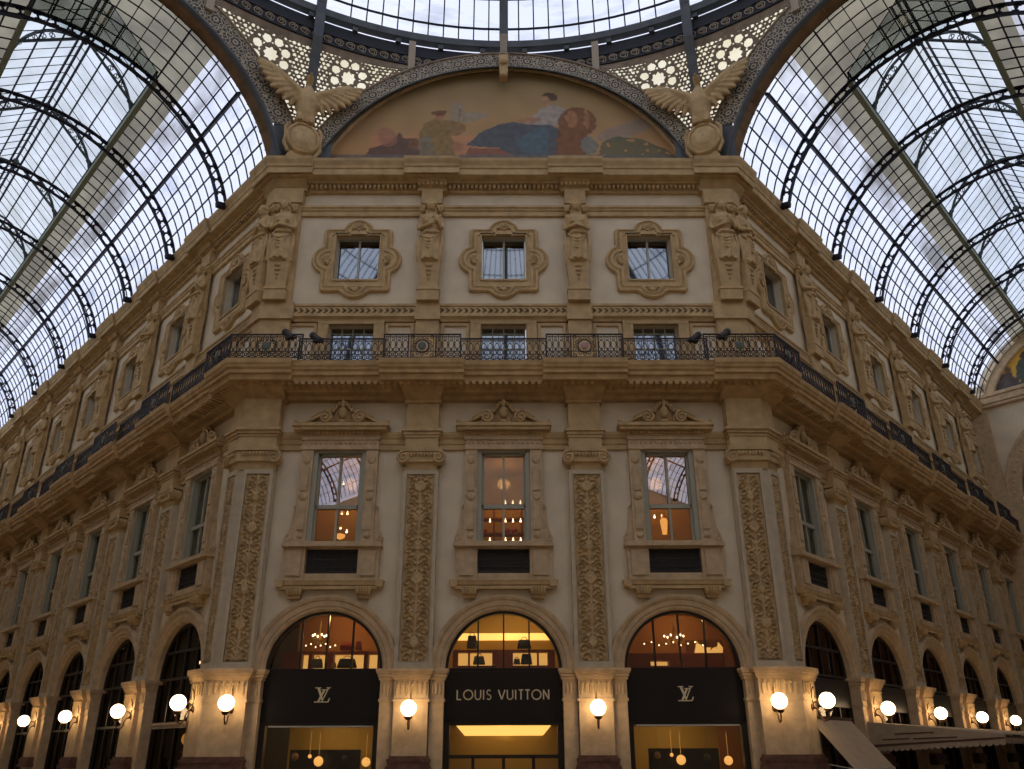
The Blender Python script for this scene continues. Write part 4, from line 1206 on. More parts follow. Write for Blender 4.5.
for k in range(16):
    az = 2 * pi * k / 16
    if k in (1, 15): az = (AC0) * (1 if k == 1 else -1)
    mb = MB(fn=lambda x, y, z: (x, y, z), org=(0, YC, 28.1)); dome_bar(mb, az, .34, .3, 14)
    if k in (1, 15):   # runs on down to the eagle
        sg = 1 if k == 1 else -1; tx = Vector((cos(az), -sin(az), 0)) * .17
        a, b = Vector(RP(az, RR - .12, 28.15)), Vector((sg * 7.32, .05, 22.9)); inn = Vector((-sin(az), -cos(az), 0)) * .22
        mb.rings([[tuple(p - tx), tuple(p + tx), tuple(p + tx + inn), tuple(p - tx + inn)] for p in (a, Vector(RP(az, RR - .1, RZ)), b)], caps=True)
    mb.build('rib', M['ringblue'], t_dome)

# ------------------------------------------------------------------ eagles with shields
def build_eagle():
    t = thing('stone_eagle', '', 'eagle statue', (0, 0, 21.4))
    mb = MB(z0=21.4)
    mb.tube([(0, .42, 22.95), (0, .5, 23.3), (0, .55, 23.8), (0, .5, 24.25), (0, .5, 24.55), (0, .6, 24.75)], [.24, .33, .36, .3, .17, .14], 14)
    mb.ell(0, .68, 24.85, .14, .2, .14, 10, 7); mb.tube([(0, .82, 24.88), (0, .98, 24.84), (0, 1.03, 24.74)], [.06, .045, .015], 6)
    for s in (-1, 1):
        mb.tube([(s * .16, .55, 23.3), (s * .2, .62, 23.0), (s * .2, .6, 22.85)], [.17, .13, .09], 8)
        for k in range(3): mb.tube([(s * .2, .62, 22.88), (s * .2 + (k - 1) * .1, .8, 22.84)], .04, 5)
        # wings: shoulder arm, then three rows of feathers; wings follow the two walls (come forward)
        def wp(x, z, o=0.): return (s * x * .84, .32 + x * .36 + o, 23.75 + (z - 23.75) * .66)
        mb.tube([wp(.15, 24.15, .1), wp(.5, 24.5, .1), wp(.95, 24.75, .1), wp(1.4, 25.1, .05), wp(1.72, 25.35, 0)], [.2, .2, .16, .12, .05], 8)
        for k in range(11):
            q = k / 10; bx, bz = .2 + 1.15 * q, 24.2 + .75 * q
            an = radians(-96 + 112 * q); ln = 1.05 - .25 * abs(q - .5)
            mb.tube([wp(bx, bz, .02), wp(bx + ln * .5 * cos(an), bz + ln * .5 * sin(an), .0), wp(bx + ln * cos(an), bz + ln * sin(an), -.05)], [.12, .13, .06], 6)
        for k in range(9):
            q = k / 8; bx, bz = .2 + 1.0 * q, 24.25 + .62 * q; an = radians(-95 + 110 * q)
            mb.tube([wp(bx, bz, .1), wp(bx + .5 * cos(an), bz + .5 * sin(an), .1)], [.1, .06], 6)
        for k in range(3): mb.tube([(s * (.1 + .06 * k), .4, 23.3), (s * (.14 + .12 * k), .42, 22.95)], [.1, .04], 6)
    o = mb.build('eagle', M['stone'], t); remesh(o, .035, 1)
    mb = MB(z0=21.4); n = 24   # cartouche
    def oc(r, k): a = 2 * pi * k / n; f = 1 / max(abs(cos(((a + pi / 8) % (pi / 4)) - pi / 8)), .9); return (r * f * cos(a), 22.22 + 1.14 * r * f * sin(a))
    L = [[(oc(r, k)[0], o, oc(r, k)[1]) for k in range(n)] for r, o in ((.56, .25), (.6, .5), (.56, .62), (.48, .66), (.44, .6), (.42, .62), (.25, .7), (.02, .73))]
    mb.rings(L)
    for s in (-1, 1): mb.tube([(s * .5, .5, 22.8), (s * .62, .5, 22.6), (s * .58, .5, 22.2), (s * .62, .5, 21.9), (s * .45, .5, 21.55)], .07, 6)
    mb.build('shield', M['stone'], t)
    mb = MB(z0=21.4); mb.frustum((-.5, .5, 0, .5), (-.4, .4, 0, .5), 21.36, 21.62); mb.build('plinth', M['stone'], t)
    return t
e = build_eagle(); e.location = (-7.28, -.2, 21.4); e.rotation_euler = (0, 0, radians(22.5)); e['label'] = 'stone eagle with spread wings above a round shield, left corner of the crossing'; e['group'] = 'stone eagles under the dome'
dup(e, (7.28, -.2, 21.4), radians(-22.5), 'stone eagle with spread wings above a round shield, right corner of the crossing')

# ------------------------------------------------------------------ glass barrel vaults over the two arms
VC, VZ, VR = 6.0, 19.85, 5.5
FS, FD = 4.53, 2.98
A_F, A_M, A_L = radians(17), radians(43), radians(68)
for sg, nm, DEND in ((-1, 'left', LEND), (1, 'right', 28.5)):
    org = AP(sg, 0, 0, 21.3); V = lambda d, r, a, z=0: AP(sg, d, VC - r * cos(a), VZ + r * sin(a) + z)
    t = thing('glass_vault', 'iron and glass barrel vault over the %s arm of the arcade' % nm, 'glass vault', tuple(org), 0, 'glass barrel vaults')
    wf = lambda x, y, z: (x, y, z)
    nrib = 7 if sg < 0 else 6
    # one rib, then copies
    mb = MB(fn=wf, org=tuple(org)); d0 = FD
    def cellbox(a0, a1, r0, r1, d0, d1):
        I = [mb.P(*V(d, r, a)) for d in (d0, d1) for r, a in ((r0, a0), (r1, a0), (r1, a1), (r0, a1))]
        for q in ((0, 1, 2, 3), (7, 6, 5, 4), (0, 4, 5, 1), (1, 5, 6, 2), (2, 6, 7, 3), (3, 7, 4, 0)): mb.F(*(I[i] for i in q))
    N = 27; aa = [radians(14) + (pi - 2 * radians(14)) * k / N for k in range(N + 1)]
    for a, b in zip(aa, aa[1:]):
        cellbox(a, b, VR - .08, VR - .02, d0 - .07, d0 + .07); cellbox(a, b, VR - .42, VR - .36, d0 - .07, d0 + .07)
        m_, h = (a + b) / 2, (b - a)
        cellbox(a - .006, a + .006, VR - .4, VR - .04, d0 - .03, d0 + .03)
        for r0, r1 in ((VR - .36, VR - .29), (VR - .15, VR - .08)):
            for q in (a, b): cellbox(q - .02 if q == b else q, q if q == b else q + .02, r0, r1, d0 - .025, d0 + .025)
    for a in (radians(13.5), pi - radians(13.5)): cellbox(a - .015, a + .02, VR - .43, VR + .0, d0 - .1, d0 + .1)
    rb0 = mb.build('rib', M['rib'], t)
    dv = AP(sg, 1, 0, 0) - AP(sg, 0, 0, 0)
    for k in range(1, nrib):
        c = rb0.copy(); COL.objects.link(c); c.parent = t; c.location = dv * (FS * k)
    # glazing bars (along the curve)
    mb = MB(fn=wf, org=tuple(org)); d = FD - 5 * FS / 8
    ang = [A_F - .05 + (A_L - A_F + .05) * k / 8 for k in range(9)]
    while d < DEND:
        if d > 0:
            dd = (d - FD) / FS; near = abs(dd - round(dd)) < .02
            full = d < FD
            for seq in ((ang, [pi - a for a in ang]) if not full else ([A_F - .05 + (pi - 2 * A_F + .1) * k / 22 for k in range(23)],)):
                if near: continue
                L = [[tuple(V(d + q * .0105, r, a)) for q, r in ((-1, VR + .0), (1, VR + .0), (1, VR - .05), (-1, VR - .05))] for a in seq]
                mb.rings(L, caps=True)
        d += FS / 8
    mb.build('glazing_bars', M['rib'], t)
    # purlins (along the arm)
    mb = MB(fn=wf, org=tuple(org))
    for k in range(1, 9):
        a = A_F + (A_M - A_F) * k / 4 if k <= 4 else A_M + (A_L - A_M) * (k - 4) / 4
        w, dp = (.10, .16) if k == 4 else ((.05, .1) if k == 8 else (.035, .05))
        for a_ in (a, pi - a):
            h = w / 2 / VR; L = [[tuple(V(dd, r, q)) for q, r in ((a_ - h, VR), (a_ + h, VR), (a_ + h, VR - dp), (a_ - h, VR - dp))] for dd in (0, DEND)]
            mb.rings(L, caps=True)
    for k in range(1, 8):
        a = A_L + (pi - 2 * A_L) * k / 8; h = .014 / VR
        mb.rings([[tuple(V(dd, r, q)) for q, r in ((a - h, VR), (a + h, VR), (a + h, VR - .05), (a - h, VR - .05))] for dd in (0, FD)], caps=True)
    mb.build('purlins', M['rib'], t)
    # panes
    def panes(name, a0, a1, d0, d1, m, n=5):
        mb = MB(fn=wf, org=tuple(org))
        for q in (0, 1):
            s_ = [a0 + (a1 - a0) * k / n for k in range(n + 1)]
            if q: s_ = [pi - a for a in s_]
            L = [[tuple(V(dd, VR + .01, a)) for a in s_] for dd in (d0, d1)]; mb.rings(L, closed=False)
        return mb.build(name, m, t)
    panes('clear_panes', A_F - .07, radians(50), 0, DEND, M['glass_clear'])
    panes('shade_streaked_panes', radians(50), radians(58), 0, DEND, M['glass_mid'])
    panes('shaded_weathered_panes', radians(58), A_L, FD, DEND, M['glass_old_shaded'])  # shade of the walkway beside the lantern put into the tint
    panes('shaded_weathered_panes', radians(58), pi / 2, 0, FD, M['glass_old_shaded'], 8)
    # lantern
    u0, u1 = VC - VR * cos(A_L), VC + VR * cos(A_L); ze = VZ + VR * sin(A_L); zv = ze + .42; zr = 27.25
    Q = lambda d, u, z: tuple(AP(sg, d, u, z))
    D0 = FD
    mb = MB(fn=wf, org=tuple(org))
    for u, s in ((u0, 1), (u1, -1)):
        I = [mb.P(*Q(d, u, z)) for d, z in ((D0, ze), (DEND, ze), (DEND, zv), (D0, zv))]; mb.F(*I)
        I = [mb.P(*Q(d, x, z)) for d, x, z in ((D0, u, zv), (DEND, u, zv), (DEND, VC, zr), (D0, VC, zr))]; mb.F(*I)
    I = [mb.P(*Q(D0, u, z)) for u, z in ((u0, ze), (u1, ze), (u1, zv), (VC, zr), (u0, zv))]; mb.F(*I)
    mb.build('lantern_panes', M['glass_lantern'], t)
    mb = MB(fn=wf, org=tuple(org))
    def bar(p, q, r): mb.tube([p, q], r, 4)
    for u in (u0, u1):
        bar(Q(D0, u, zv), Q(DEND, u, zv), .045)
        for f in (.33, .66): bar(Q(D0, u + (VC - u) * f, zv + (zr - zv) * f - .03), Q(DEND, u + (VC - u) * f, zv + (zr - zv) * f - .03), .032)
        bar(Q(D0, u + (VC - u) * .9, zv + (zr - zv) * .9), Q(DEND, u + (VC - u) * .9, zv + (zr - zv) * .9), .045)
        d = D0
        while d < DEND:
            bar(Q(d, u, ze), Q(d, u, zv), .02); bar(Q(d, u, zv - .02), Q(d, VC, zr - .02), .02); d += FS / 8
    bar(Q(D0, VC, zr), Q(DEND, VC, zr), .05)
    mb.build('lantern_bars', M['rib'], t)
    mb = MB(fn=wf, org=tuple(org))
    for u, s in ((u0, -1), (u1, 1)):
        L = [[Q(d, u + a, ze + b) for a, b in ((-.09, -.17), (.09, -.17), (.09, .08), (-.09, .08))] for d in (D0, DEND)]; mb.rings(L, caps=True)
    mb.build('gutter', M['gutter'], t)
    for k in range(nrib):
        d = FD + FS * (k + .5)
        if d > DEND - 1: continue
        mb = MB(fn=wf, org=tuple(org))
        for u, s in ((u0, 1), (u1, -1)):
            mb.tube([Q(d, u, ze - .05), Q(d, u + s * .03, zv), Q(d, VC, zr - .06)], .06, 5)
            pts = []
            for q in range(9):
                f = q / 8; pts.append(Q(d, u + s * (.02 + 1.75 * (f ** 1.25) * 1.05), ze - .05 + (zr - .22 - ze) * (1 - (1 - f) ** 2.2)))
            mb.tube(pts, .06, 5)
            for q in range(1, 6):   # filigree in the knee
                f = q / 8; uu = u + s * (.02 + 1.84 * (f ** 1.25)); z1 = ze - .05 + (zr - .22 - ze) * (1 - (1 - f) ** 2.2); z2 = zv + (zr - zv) * (abs(uu - u) / abs(VC - u)) - .06
                mb.tube([Q(d, uu, z1), Q(d, uu, z2)], .02, 3); mb.tube([Q(d, uu + .1 * cos(b), (z1 + z2) / 2 + .1 * sin(b)) for b in (0, 1.05, 2.1, 3.14, 4.2, 5.2)], .022, 3, closed=True)
        c = Vector(Q(d, VC, zr - .16)); mb.tube([tuple(c + Vector((0, 0, -.12))), tuple(c + Vector((0, 0, .12)))], .12, 6)
        mb.build('gable_frame', M['knee'], t)

for v_ in [o for o in list(bpy.data.objects) if o.name in ('glass_vault', 'glass_vault.001')]:
    c = copy_tree(v_); l = v_.location; c.location = (-l.x, 2 * YC - l.y, l.z); c.rotation_euler = (0, 0, pi)
    c['label'] = 'glass barrel vault behind the viewpoint on the %s, seen only in window reflections' % ('right' if l.x < 0 else 'left')

# ------------------------------------------------------------------ far end wall of the right arm (and closing wall of the left)
ED = 28.5
def E_(u, o, z): return tuple(AP(1, ED - o, u, z))
mb = MB(fn=E_)
def q4(*p): mb.F(*[mb.P(*x) for x in p])
EZ, ER = 15.3, 4.4
q4((-.2, 0, 0), (6 - ER, 0, 0), (6 - ER, 0, EZ), (-.2, 0, EZ)); q4((6 + ER, 0, 0), (12.2, 0, 0), (12.2, 0, EZ), (6 + ER, 0, EZ))
q4((-.2, 0, EZ), (6 - ER, 0, EZ), (6 - ER, 0, 20), (-.2, 0, 20)); q4((6 + ER, 0, EZ), (12.2, 0, EZ), (12.2, 0, 20), (6 + ER, 0, 20))
for k in range(24):
    a, b = pi - pi * k / 24, pi - pi * (k + 1) / 24
    q4((6 + ER * cos(a), 0, EZ + ER * sin(a)), (6 + ER * cos(b), 0, EZ + ER * sin(b)), (6 + ER * cos(b), 0, 20), (6 + ER * cos(a), 0, 20))
q4((-.2, 0, 20), (12.2, 0, 20), (12.2, 0, 22.5), (-.2, 0, 22.5))
for k in range(20):
    a, b = .4 + (pi - .8) * k / 20, .4 + (pi - .8) * (k + 1) / 20
    q4((6 - 5.9 * cos(a), 0, VZ + 5.9 * sin(a)), (6 - 5.9 * cos(b), 0, VZ + 5.9 * sin(b)), (6 - 5.9 * cos(b), 0, 22.0), (6 - 5.9 * cos(a), 0, 22.0))
struct(mb.build('wall_end_right', M['plaster']))
mb = MB(fn=E_)
mb.arc([(ER, -.4), (ER, .1), (ER + .1, .15), (ER + .6, .15), (ER + .65, .22), (ER + .8, .22), (ER + .82, 0)], 6, EZ, 0, pi, 40)
for k in range(24): a = pi * (k + .5) / 24; mb.ell(6 + (ER + .35) * cos(a), .15, EZ + (ER + .35) * sin(a), .09, .05, .09, 6, 4)
for s in (-1, 1): mb.box(6 + s * ER - (0 if s > 0 else .8), 6 + s * ER + (.8 if s > 0 else 0), 0, .2, 0, EZ)
mb.box(-.2, .9, 0, .3, 0, 20.6)
mb.prof_x([(0, 20.9), (.25, 20.95), (.25, 21.1), (.32, 21.15), (.32, 21.5), (.4, 21.55), (.4, 21.75), (0, 21.8)], 0, 12)
struct(mb.build('trim_31', M['stone_pale']))
mb = MB(fn=E_); a_ = [(6 + ER * cos(pi * k / 24), EZ + ER * sin(pi * k / 24)) for k in range(25)] + [(6 - ER, 0), (6 + ER, 0)]
mb.poly(a_, -.40, -.34); o = struct(mb.build('window_1', M['mirror']))
mb = MB(fn=E_)
for k in range(1, 8): x = 6 - ER + 2 * ER * k / 8; mb.box(x - .05, x + .05, -.35, -.28, 0, EZ + sqrt(max(.01, ER ** 2 - (x - 6) ** 2)))
for z in (12, 13.5, 15.3, 17, 18.5): w_ = ER if z <= EZ else sqrt(ER ** 2 - (z - EZ) ** 2); mb.box(6 - w_, 6 + w_, -.35, -.28, z, z + .08)
o2 = mb.build('window_bars', M['rib'], o)
t = thing('lunette_mosaic', 'gold ground mosaic lunette on the far wall of the right arm', 'mosaic', E_(6, .05, 21.8))
def mural2(x, z):
    n2 = MN.noise(Vector((x * 3, z * 3, 9))); c = (.75 * (1 + .2 * n2), .43 * (1 + .2 * n2), .05)
    for cx, cz, rx, rz, col in ((2.2, 22.2, .6, .6, (.12, .09, .08)), (3.3, 22.5, .5, .95, (.08, .10, .08)), (4.3, 22.4, .8, 1.0, (.05, .07, .06)), (2.4, 22.95, .17, .22, (.2, .1, .06)), (3.4, 23.6, .18, .22, (.12, .06, .04)),
                                (5.2, 23.2, .5, 1.7, (.16, .05, .05)), (5.3, 24.9, .22, .26, (.14, .07, .04)), (6.6, 22.9, .8, 1.2, (.05, .08, .08)), (7.8, 22.6, .9, 1.1, (.12, .05, .04)), (9.2, 22.2, .8, .7, (.06, .06, .05))):
        if ine(x + .1 * n2, z + .1 * n2, cx, cz, rx, rz): c = [v * (1 + .4 * n2) for v in col]
    if z < 22.0: c = (.08, .08, .08)
    return c
oo = E_(6, .05, 21.8)
def f2(u, v):
    x = 1.2 + 9.6 * u; zt = VZ + sqrt(max(.01, 5.0 ** 2 - (x - 6) ** 2)); z = 21.75 + max(.01, zt - 21.75) * v; p = E_(x, .05, z); return x, z, (p[0] - oo[0], p[1] - oo[1], p[2] - oo[2])
painted(f2, 120, 50, None, mural2, 'painted_field', t)
mb = MB(fn=E_, org=oo); mb.arc([(4.9, .05), (4.95, .2), (5.1, .2), (5.15, .14), (5.35, .14), (5.4, .2), (5.45, .2), (5.45, 0)], 6, VZ, .34, pi - .34, 40); mb.build('moulded_rim', M['stone_pale'], t)
e0, e1 = AP(-1, LEND, -.2, 0), AP(-1, LEND, AW + .2, 0)
slab('wall_end_left', (e1.x, e1.y), (e0.x, e0.y), 0, 21.3)

# ------------------------------------------------------------------ rooms behind the openings
def room(name, side, d, hw, dep, z0, z1, m, front=-.01):
    mb = MB(fn=lambda x, o, z: tuple(W(side, d + x, o, z)))
    I = [mb.P(x, o, z) for z in (z0, z1) for x, o in ((-hw, front), (hw, front), (hw, -dep), (-hw, -dep))]
    for q in ((0, 1, 2, 3), (4, 5, 6, 7), (1, 5, 6, 2), (2, 6, 7, 3), (3, 7, 4, 0)): mb.F(*(I[i] for i in q))
    return struct(mb.build(name, m))
def lamp(name, loc, power, col=(1, .62, .28), r=.12):
    l = bpy.data.lights.new(name, 'POINT'); l.energy = power; l.color = col; l.shadow_soft_size = r
    o = bpy.data.objects.new(name, l); COL.objects.link(o); o.location = loc; return o
wn = 1
for i in (-1, 0, 1):
    x = i * BC
    room('wall_shop_%d' % wn, 'C', x, 2.3, 3.0, 0, 2.74, M['room_gold']); lamp('shop_light', (x, 1.6, 2.5), 26, (1, .66, .27), r=.2)
    room('wall_upper_shop_%d' % wn, 'C', x, 2.3, 2.4, 4.1, 6.0, M['room_gold'] if i == 0 else M['room_amber']); lamp('shop_light', (x + .3, 1.1, 5.75), 22 if i == 0 else 26, (1, .64, .26), r=.1)
    room('wall_salon_%d' % wn, 'C', x, 2.2, 3.0, 7.6, 10.9, M['room_gold']); lamp('salon_light', (x, 1.8, 10.2), 34, (1, .5, .16), r=.2)
    wn += 1
for sd, n in (('L', NL), ('R', NR)):
    for k in range(n):
        d = DG + k * SS
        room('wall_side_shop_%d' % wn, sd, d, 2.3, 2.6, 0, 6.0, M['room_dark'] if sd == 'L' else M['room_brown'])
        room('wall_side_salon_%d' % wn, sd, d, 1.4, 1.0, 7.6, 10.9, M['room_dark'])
        if sd == 'R': lamp('side_shop_light', W(sd, d + .2, -1.3, 5.3), 7, (1, .5, .25))
        wn += 1

# ------------------------------------------------------------------ arch glazing
def build_fanlight(base, m):
    t = thing('fanlight', '', 'fanlight')
    mb = MB(); r = AR
    mb.arc([(r - .08, -.2), (r - .08, -.05), (r + .01, -.05), (r + .01, -.2)], 0, AZ, 0, pi, 36, closed=True)
    for x in (-.72, 0, .72): mb.box(x - .022, x + .022, -.24, -.14, AZ, AZ + sqrt(r * r - x * x) - .03)
    mb.box(-r, r, -.28, -.1, AZ - .02, AZ + .05)
    mb.build('frame', M['bronze'], t)
    mb = MB(); pts = [(r * .97 * cos(pi * k / 30), AZ + .03 + r * .97 * sin(pi * k / 30)) for k in range(31)]
    mb.poly(pts, -.205, -.195); mb.build('pane', m, t)
    return t
fan = build_fanlight(0, M['glass_shop'])
for i, w in ((-1, 'left'), (0, 'middle'), (1, 'right')):
    t = fan if i == -1 else copy_tree(fan)
    t.location = (i * BC, 0, 0); t['label'] = 'half round shop fanlight in the %s arch of the central facade' % w; t['group'] = 'arch fanlights'
# shop signs
def arcpts(cx, cz, rx, rz, a0, a1, n=14): return [(cx + rx * cos(radians(a0 + (a1 - a0) * k / n)), cz + rz * sin(radians(a0 + (a1 - a0) * k / n))) for k in range(n + 1)]
def glyph(ch, x, z, h, w):
    """list of strokes; returns advance"""
    if ch == 'L': return [[(x, z + h), (x, z), (x + .42 * h, z)]], .50 * h
    if ch == 'O': return [arcpts(x + .5 * h, z + .5 * h, .5 * h, .5 * h, 0, 360, 22)], 1.06 * h
    if ch == 'U': return [[(x, z + h), (x, z + .32 * h)] + arcpts(x + .3 * h, z + .32 * h, .3 * h, .32 * h, 180, 360, 12) + [(x + .6 * h, z + h)]], .70 * h
    if ch == 'I': return [[(x, z), (x, z + h)]], .14 * h
    if ch == 'S': return [arcpts(x + .22 * h, z + .75 * h, .2 * h, .25 * h, 40, 270, 12) + arcpts(x + .22 * h, z + .25 * h, .22 * h, .25 * h, 90, -140, 12)], .50 * h
    if ch == 'V': return [[(x, z + h), (x + .36 * h, z), (x + .72 * h, z + h)]], .76 * h
    if ch == 'T': return [[(x, z + h), (x + .46 * h, z + h)], [(x + .23 * h, z + h), (x + .23 * h, z)]], .50 * h
    if ch == 'N': return [[(x, z), (x, z + h), (x + .58 * h, z), (x + .58 * h, z + h)]], .64 * h
    return [], .34 * h
def sign(i, kind, w):
    x0 = i * BC
    t = thing('shop_sign', '%s on black panel across the %s arch' % ('gold letters' if kind == 'text' else 'gold monogram', w), 'shop sign', (x0, 0, 2.76), 0, 'black sign panels')
    mb = MB(z0=2.76); mb.box(-AR, AR, -.22, -.02, 2.78, AZ + .02); mb.build('panel', M['black_panel'], t)
    mb = MB(z0=2.76)
    if kind == 'text':
        h = .22; txt = 'LOUIS VUITTON'; adv = 0; gap = .05
        tot = sum(glyph(c, 0, 0, h, 0)[1] + gap for c in txt) - gap; sc = 2.52 / tot
        h *= sc; x = -1.27; gap *= sc
        for c in txt:
            st, a = glyph(c, x, 3.36, h, 0)
            for q in st: mb.stroke(q, .034, -.02, .0)
            x += a + gap
    else:
        z, h, cx = 3.31, .37, 0.01
        # narrow V with a long thin right arm, a slanting L crossing its left arm
        Z = lambda v: z + h * v
        mb.poly([(cx - .15, Z(1)), (cx - .075, Z(1)), (cx + .03, Z(.16)), (cx + .0, Z(.05))], -.02, 0.)
        mb.stroke([(cx + .01, Z(.06)), (cx + .165, Z(.98))], .028, -.02, 0.); mb.stroke([(cx - .20, Z(1)), (cx - .04, Z(1))], .024, -.02, 0.); mb.stroke([(cx + .11, Z(1)), (cx + .22, Z(1))], .024, -.02, 0.)
        mb.stroke([(cx - .10, Z(0)), (cx + .055, Z(.84))], .05, -.021, 0.003)
        mb.stroke([(cx - .2, Z(0)), (cx + .17, Z(0))], .028, -.021, 0.003); mb.stroke([(cx + .17, Z(0)), (cx + .21, Z(.25))], .03, -.021, 0.003); mb.stroke([(cx - .02, Z(.86)), (cx + .13, Z(.86))], .022, -.021, 0.003)
    mb.build('lettering', M['letters'], t)
sign(-1, 'mono', 'left'); sign(0, 'text', 'middle'); sign(1, 'mono', 'right')
# shop fronts under the signs
for i, w in ((-1, 'left'), (0, 'middle'), (1, 'right')):
    x0 = i * BC
    t = thing('shopfront', 'dark framed shop window glowing warm under the %s sign' % w, 'shopfront', (x0, 0, 0), 0, 'shopfronts of the central facade')
    mb = MB(); mb.box(-AR, -AR + .16, -.28, -.02, 0, 2.8); mb.box(AR - .16, AR, -.28, -.02, 0, 2.8); mb.box(-AR, AR, -.28, -.04, 2.7, 2.79)
    if i == 0:
        mb.box(-AR, AR, -.26, -.08, 1.86, 1.95)
        for x in (-.82, 0., .8): mb.box(x - .04, x + .04, -.26, -.08, 0, 1.9)
    mb.build('frame', M['bronze'], t)
    mb = MB(); mb.box(-AR + .14, AR - .14, -.2, -.18, 0, 2.72); mb.build('pane', M['glass_shop'], t)
    if i:
        mb = MB(); mb.box(-1.38, 1.42, -.1, -.04, 2.66, 2.71); mb.build('blind_rail', M['white_bar'], t)
# cove light and blind in the middle shop
t = thing('cove_light', 'bright warm trapezoid cove light in the ceiling of the middle shop', 'ceiling light', (0, .9, 2.66))
mb = MB(fn=lambda x, y, z: (x, y - .9, z - 2.66)); I = [mb.P(*p) for p in ((-1.3, .45, 2.70), (1.3, .45, 2.70), (1.12, 1.5, 2.70), (-1.12, 1.5, 2.70))]; mb.F(*I); I2 = [mb.P(p[0], p[1], p[2]) for p in ((-1.3, .45, 2.69), (1.3, .45, 2.69), (1.12, 1.5, 2.46), (-1.12, 1.5, 2.46))]
for k in range(4): mb.F(I[k], I[(k + 1) % 4], I2[(k + 1) % 4], I2[k])
mb.F(*I2); mb.build('light_panel', M['cove'], t)
t = thing('slatted_screen', 'gold slatted screen behind the middle shop window', 'screen', (0, 1.55, 0))
mb = MB(fn=lambda x, y, z: (x, y - 1.55, z))
for k in range(30): z = 1.55 + k * .037; mb.box(-1.7, 1.7, 1.55, 1.6, z, z + .024)
mb.build('slats', M['room_gold'], t)
# dark display panels and globes in the outer shops
for i, w in ((-1, 'left'), (1, 'right')):
    x0 = i * BC
    mb = MB(org=(x0, .9, 0)); mb.box(x0 - .95, x0 + 1.0, -.95, -.9, 0, 2.1)
    o = mb.build('display_board', M['bag_dark']); o.location = (x0, .9, 0); tag(o, 'dark display panel inside the %s shop window' % w, 'display board', 'dark display boards')
    for q, (dx, dz, r, m) in enumerate(((-.75, 1.92, .1, 'bag_tan'), (-.1, 1.8, .13, 'globe_dim'), (.62, 1.86, .1, 'bag_grey'), (1.2, 1.78, .12, 'globe_dim'), (-.35, 1.93, .05, 'globe_dim'))):
        mb = MB(fn=lambda x, y, z: (x, y, z)); mb.ell(0, 0, 0, r, r, r, 14, 10); mb.tube([(0, 0, r), (0, 0, r + .6)], .003, 4)
        o = mb.build('hanging_ball', M[m], smooth=True); o.location = (x0 + dx, .7, dz)
        pl = ('far left pale', 'large glowing amber', 'grey', 'far right glowing amber', 'tiny glowing')[q]
        tag(o, '%s hanging ball in the %s shop window' % (pl, w), 'hanging ball', 'hanging balls in the shop windows')

# shelving and goods behind the fanlights
def shelf(x0, niches, z0, z1, top, w, hw=1.5, off=-1.2):
    t = thing('display_shelf', 'red brown shelving with glowing niches behind the %s fanlight' % w, 'shelf', (x0, -off, 4.12), 0, 'lit display shelves')
    mb = MB(org=(x0, -off, 4.12)); xs = sorted(niches); cur = x0 - hw
    for a, b in xs: mb.box(cur, a, off - .3, off, 4.12, top); cur = b
    mb.box(cur, x0 + hw, off - .3, off, 4.12, top)
    for a, b in xs: mb.box(a, b, off - .3, off, 4.12, z0); mb.box(a, b, off - .3, off, z1, top)
    mb.build('carcass', M['wood_red'], t)
    mb = MB(org=(x0, -off, 4.12))
    for a, b in xs: mb.box(a, b, off - .32, off - .29, z0, z1)
    mb.build('lit_back', M['niche'], t)
shelf(0, [(-1.35, -1.05), (-1.0, -.34), (.27, .98), (1.03, 1.29)], 4.38, 4.76, 4.83, 'middle')
shelf(-BC, [(-5.93, -5.72), (-5.62, -5.2), (-5.0, -4.1), (-3.98, -3.7)], 4.3, 4.72, 4.8, 'left')
shelf(BC, [(4.3, 4.85)], 4.36, 4.5, 4.72, 'right')
def bag(x, z, w, h, m, lab, kind='bag', off=-1.05, y=None):
    t = thing('handbag', lab, 'bag', (x, -off, z), 0, 'bags on display in the shop')
    mb = MB(); L = []
    for zz, a, b in ((0, .5, .18), (.05 * h, .53, .2), (.6 * h, .46, .15), (.95 * h, .40, .06), (h, .38, .04)):
        L.append([(w * a * (abs(cos(q)) ** .5) * (1 if cos(q) > 0 else -1), w * b * (abs(sin(q)) ** .6) * (1 if sin(q) > 0 else -1), zz) for q in [2 * pi * k / 20 for k in range(20)]])
    mb.rings(L, caps=True); mb.build('body', M[m], t, smooth=True)
    mb = MB(); mb.tube([(w * .22 * cos(pi * k / 8), 0, h * .95 + h * .35 * sin(pi * k / 8)) for k in range(9)], .012, 5); mb.build('handle', M['bag_tan'], t)
bag(-.93, 4.84, .30, .38, 'bag_grey', 'tall grey bag on top of the middle shelf, left end')
bag(.60, 4.84, .40, .26, 'bag_dark', 'dark wide bag on top of the middle shelf, right end')
bag(-.72, 4.39, .34, .24, 'bag_grey', 'grey basket bag in the long left niche of the middle shelf')
bag(.66, 4.39, .32, .30, 'bag_dark', 'dark bag in the long right niche of the middle shelf')
bag(.38, 4.39, .2, .16, 'bag_grey', 'small grey bag beside the dark one in the middle shelf')
bag(-.30, 4.2, .16, .14, 'bag_dark', 'small dark bag near the centre of the middle shelf', off=-.9)
bag(-4.62, 4.81, .36, .22, 'bag_red', 'red bag on top of the left shelf')
bag(-4.25, 4.81, .18, .26, 'bag_red', 'narrow red bag at the right of the left shelf top')
bag(-4.55, 4.31, .55, .26, 'bag_dark', 'wide dark travel bag in the left shelf niche')
bag(-5.42, 4.31, .34, .26, 'bag_grey', 'grey bag in the second niche of the left shelf')
bag(-4.93, 4.31, .15, .14, 'bag_tan', 'small tan bag in the left shelf niche')
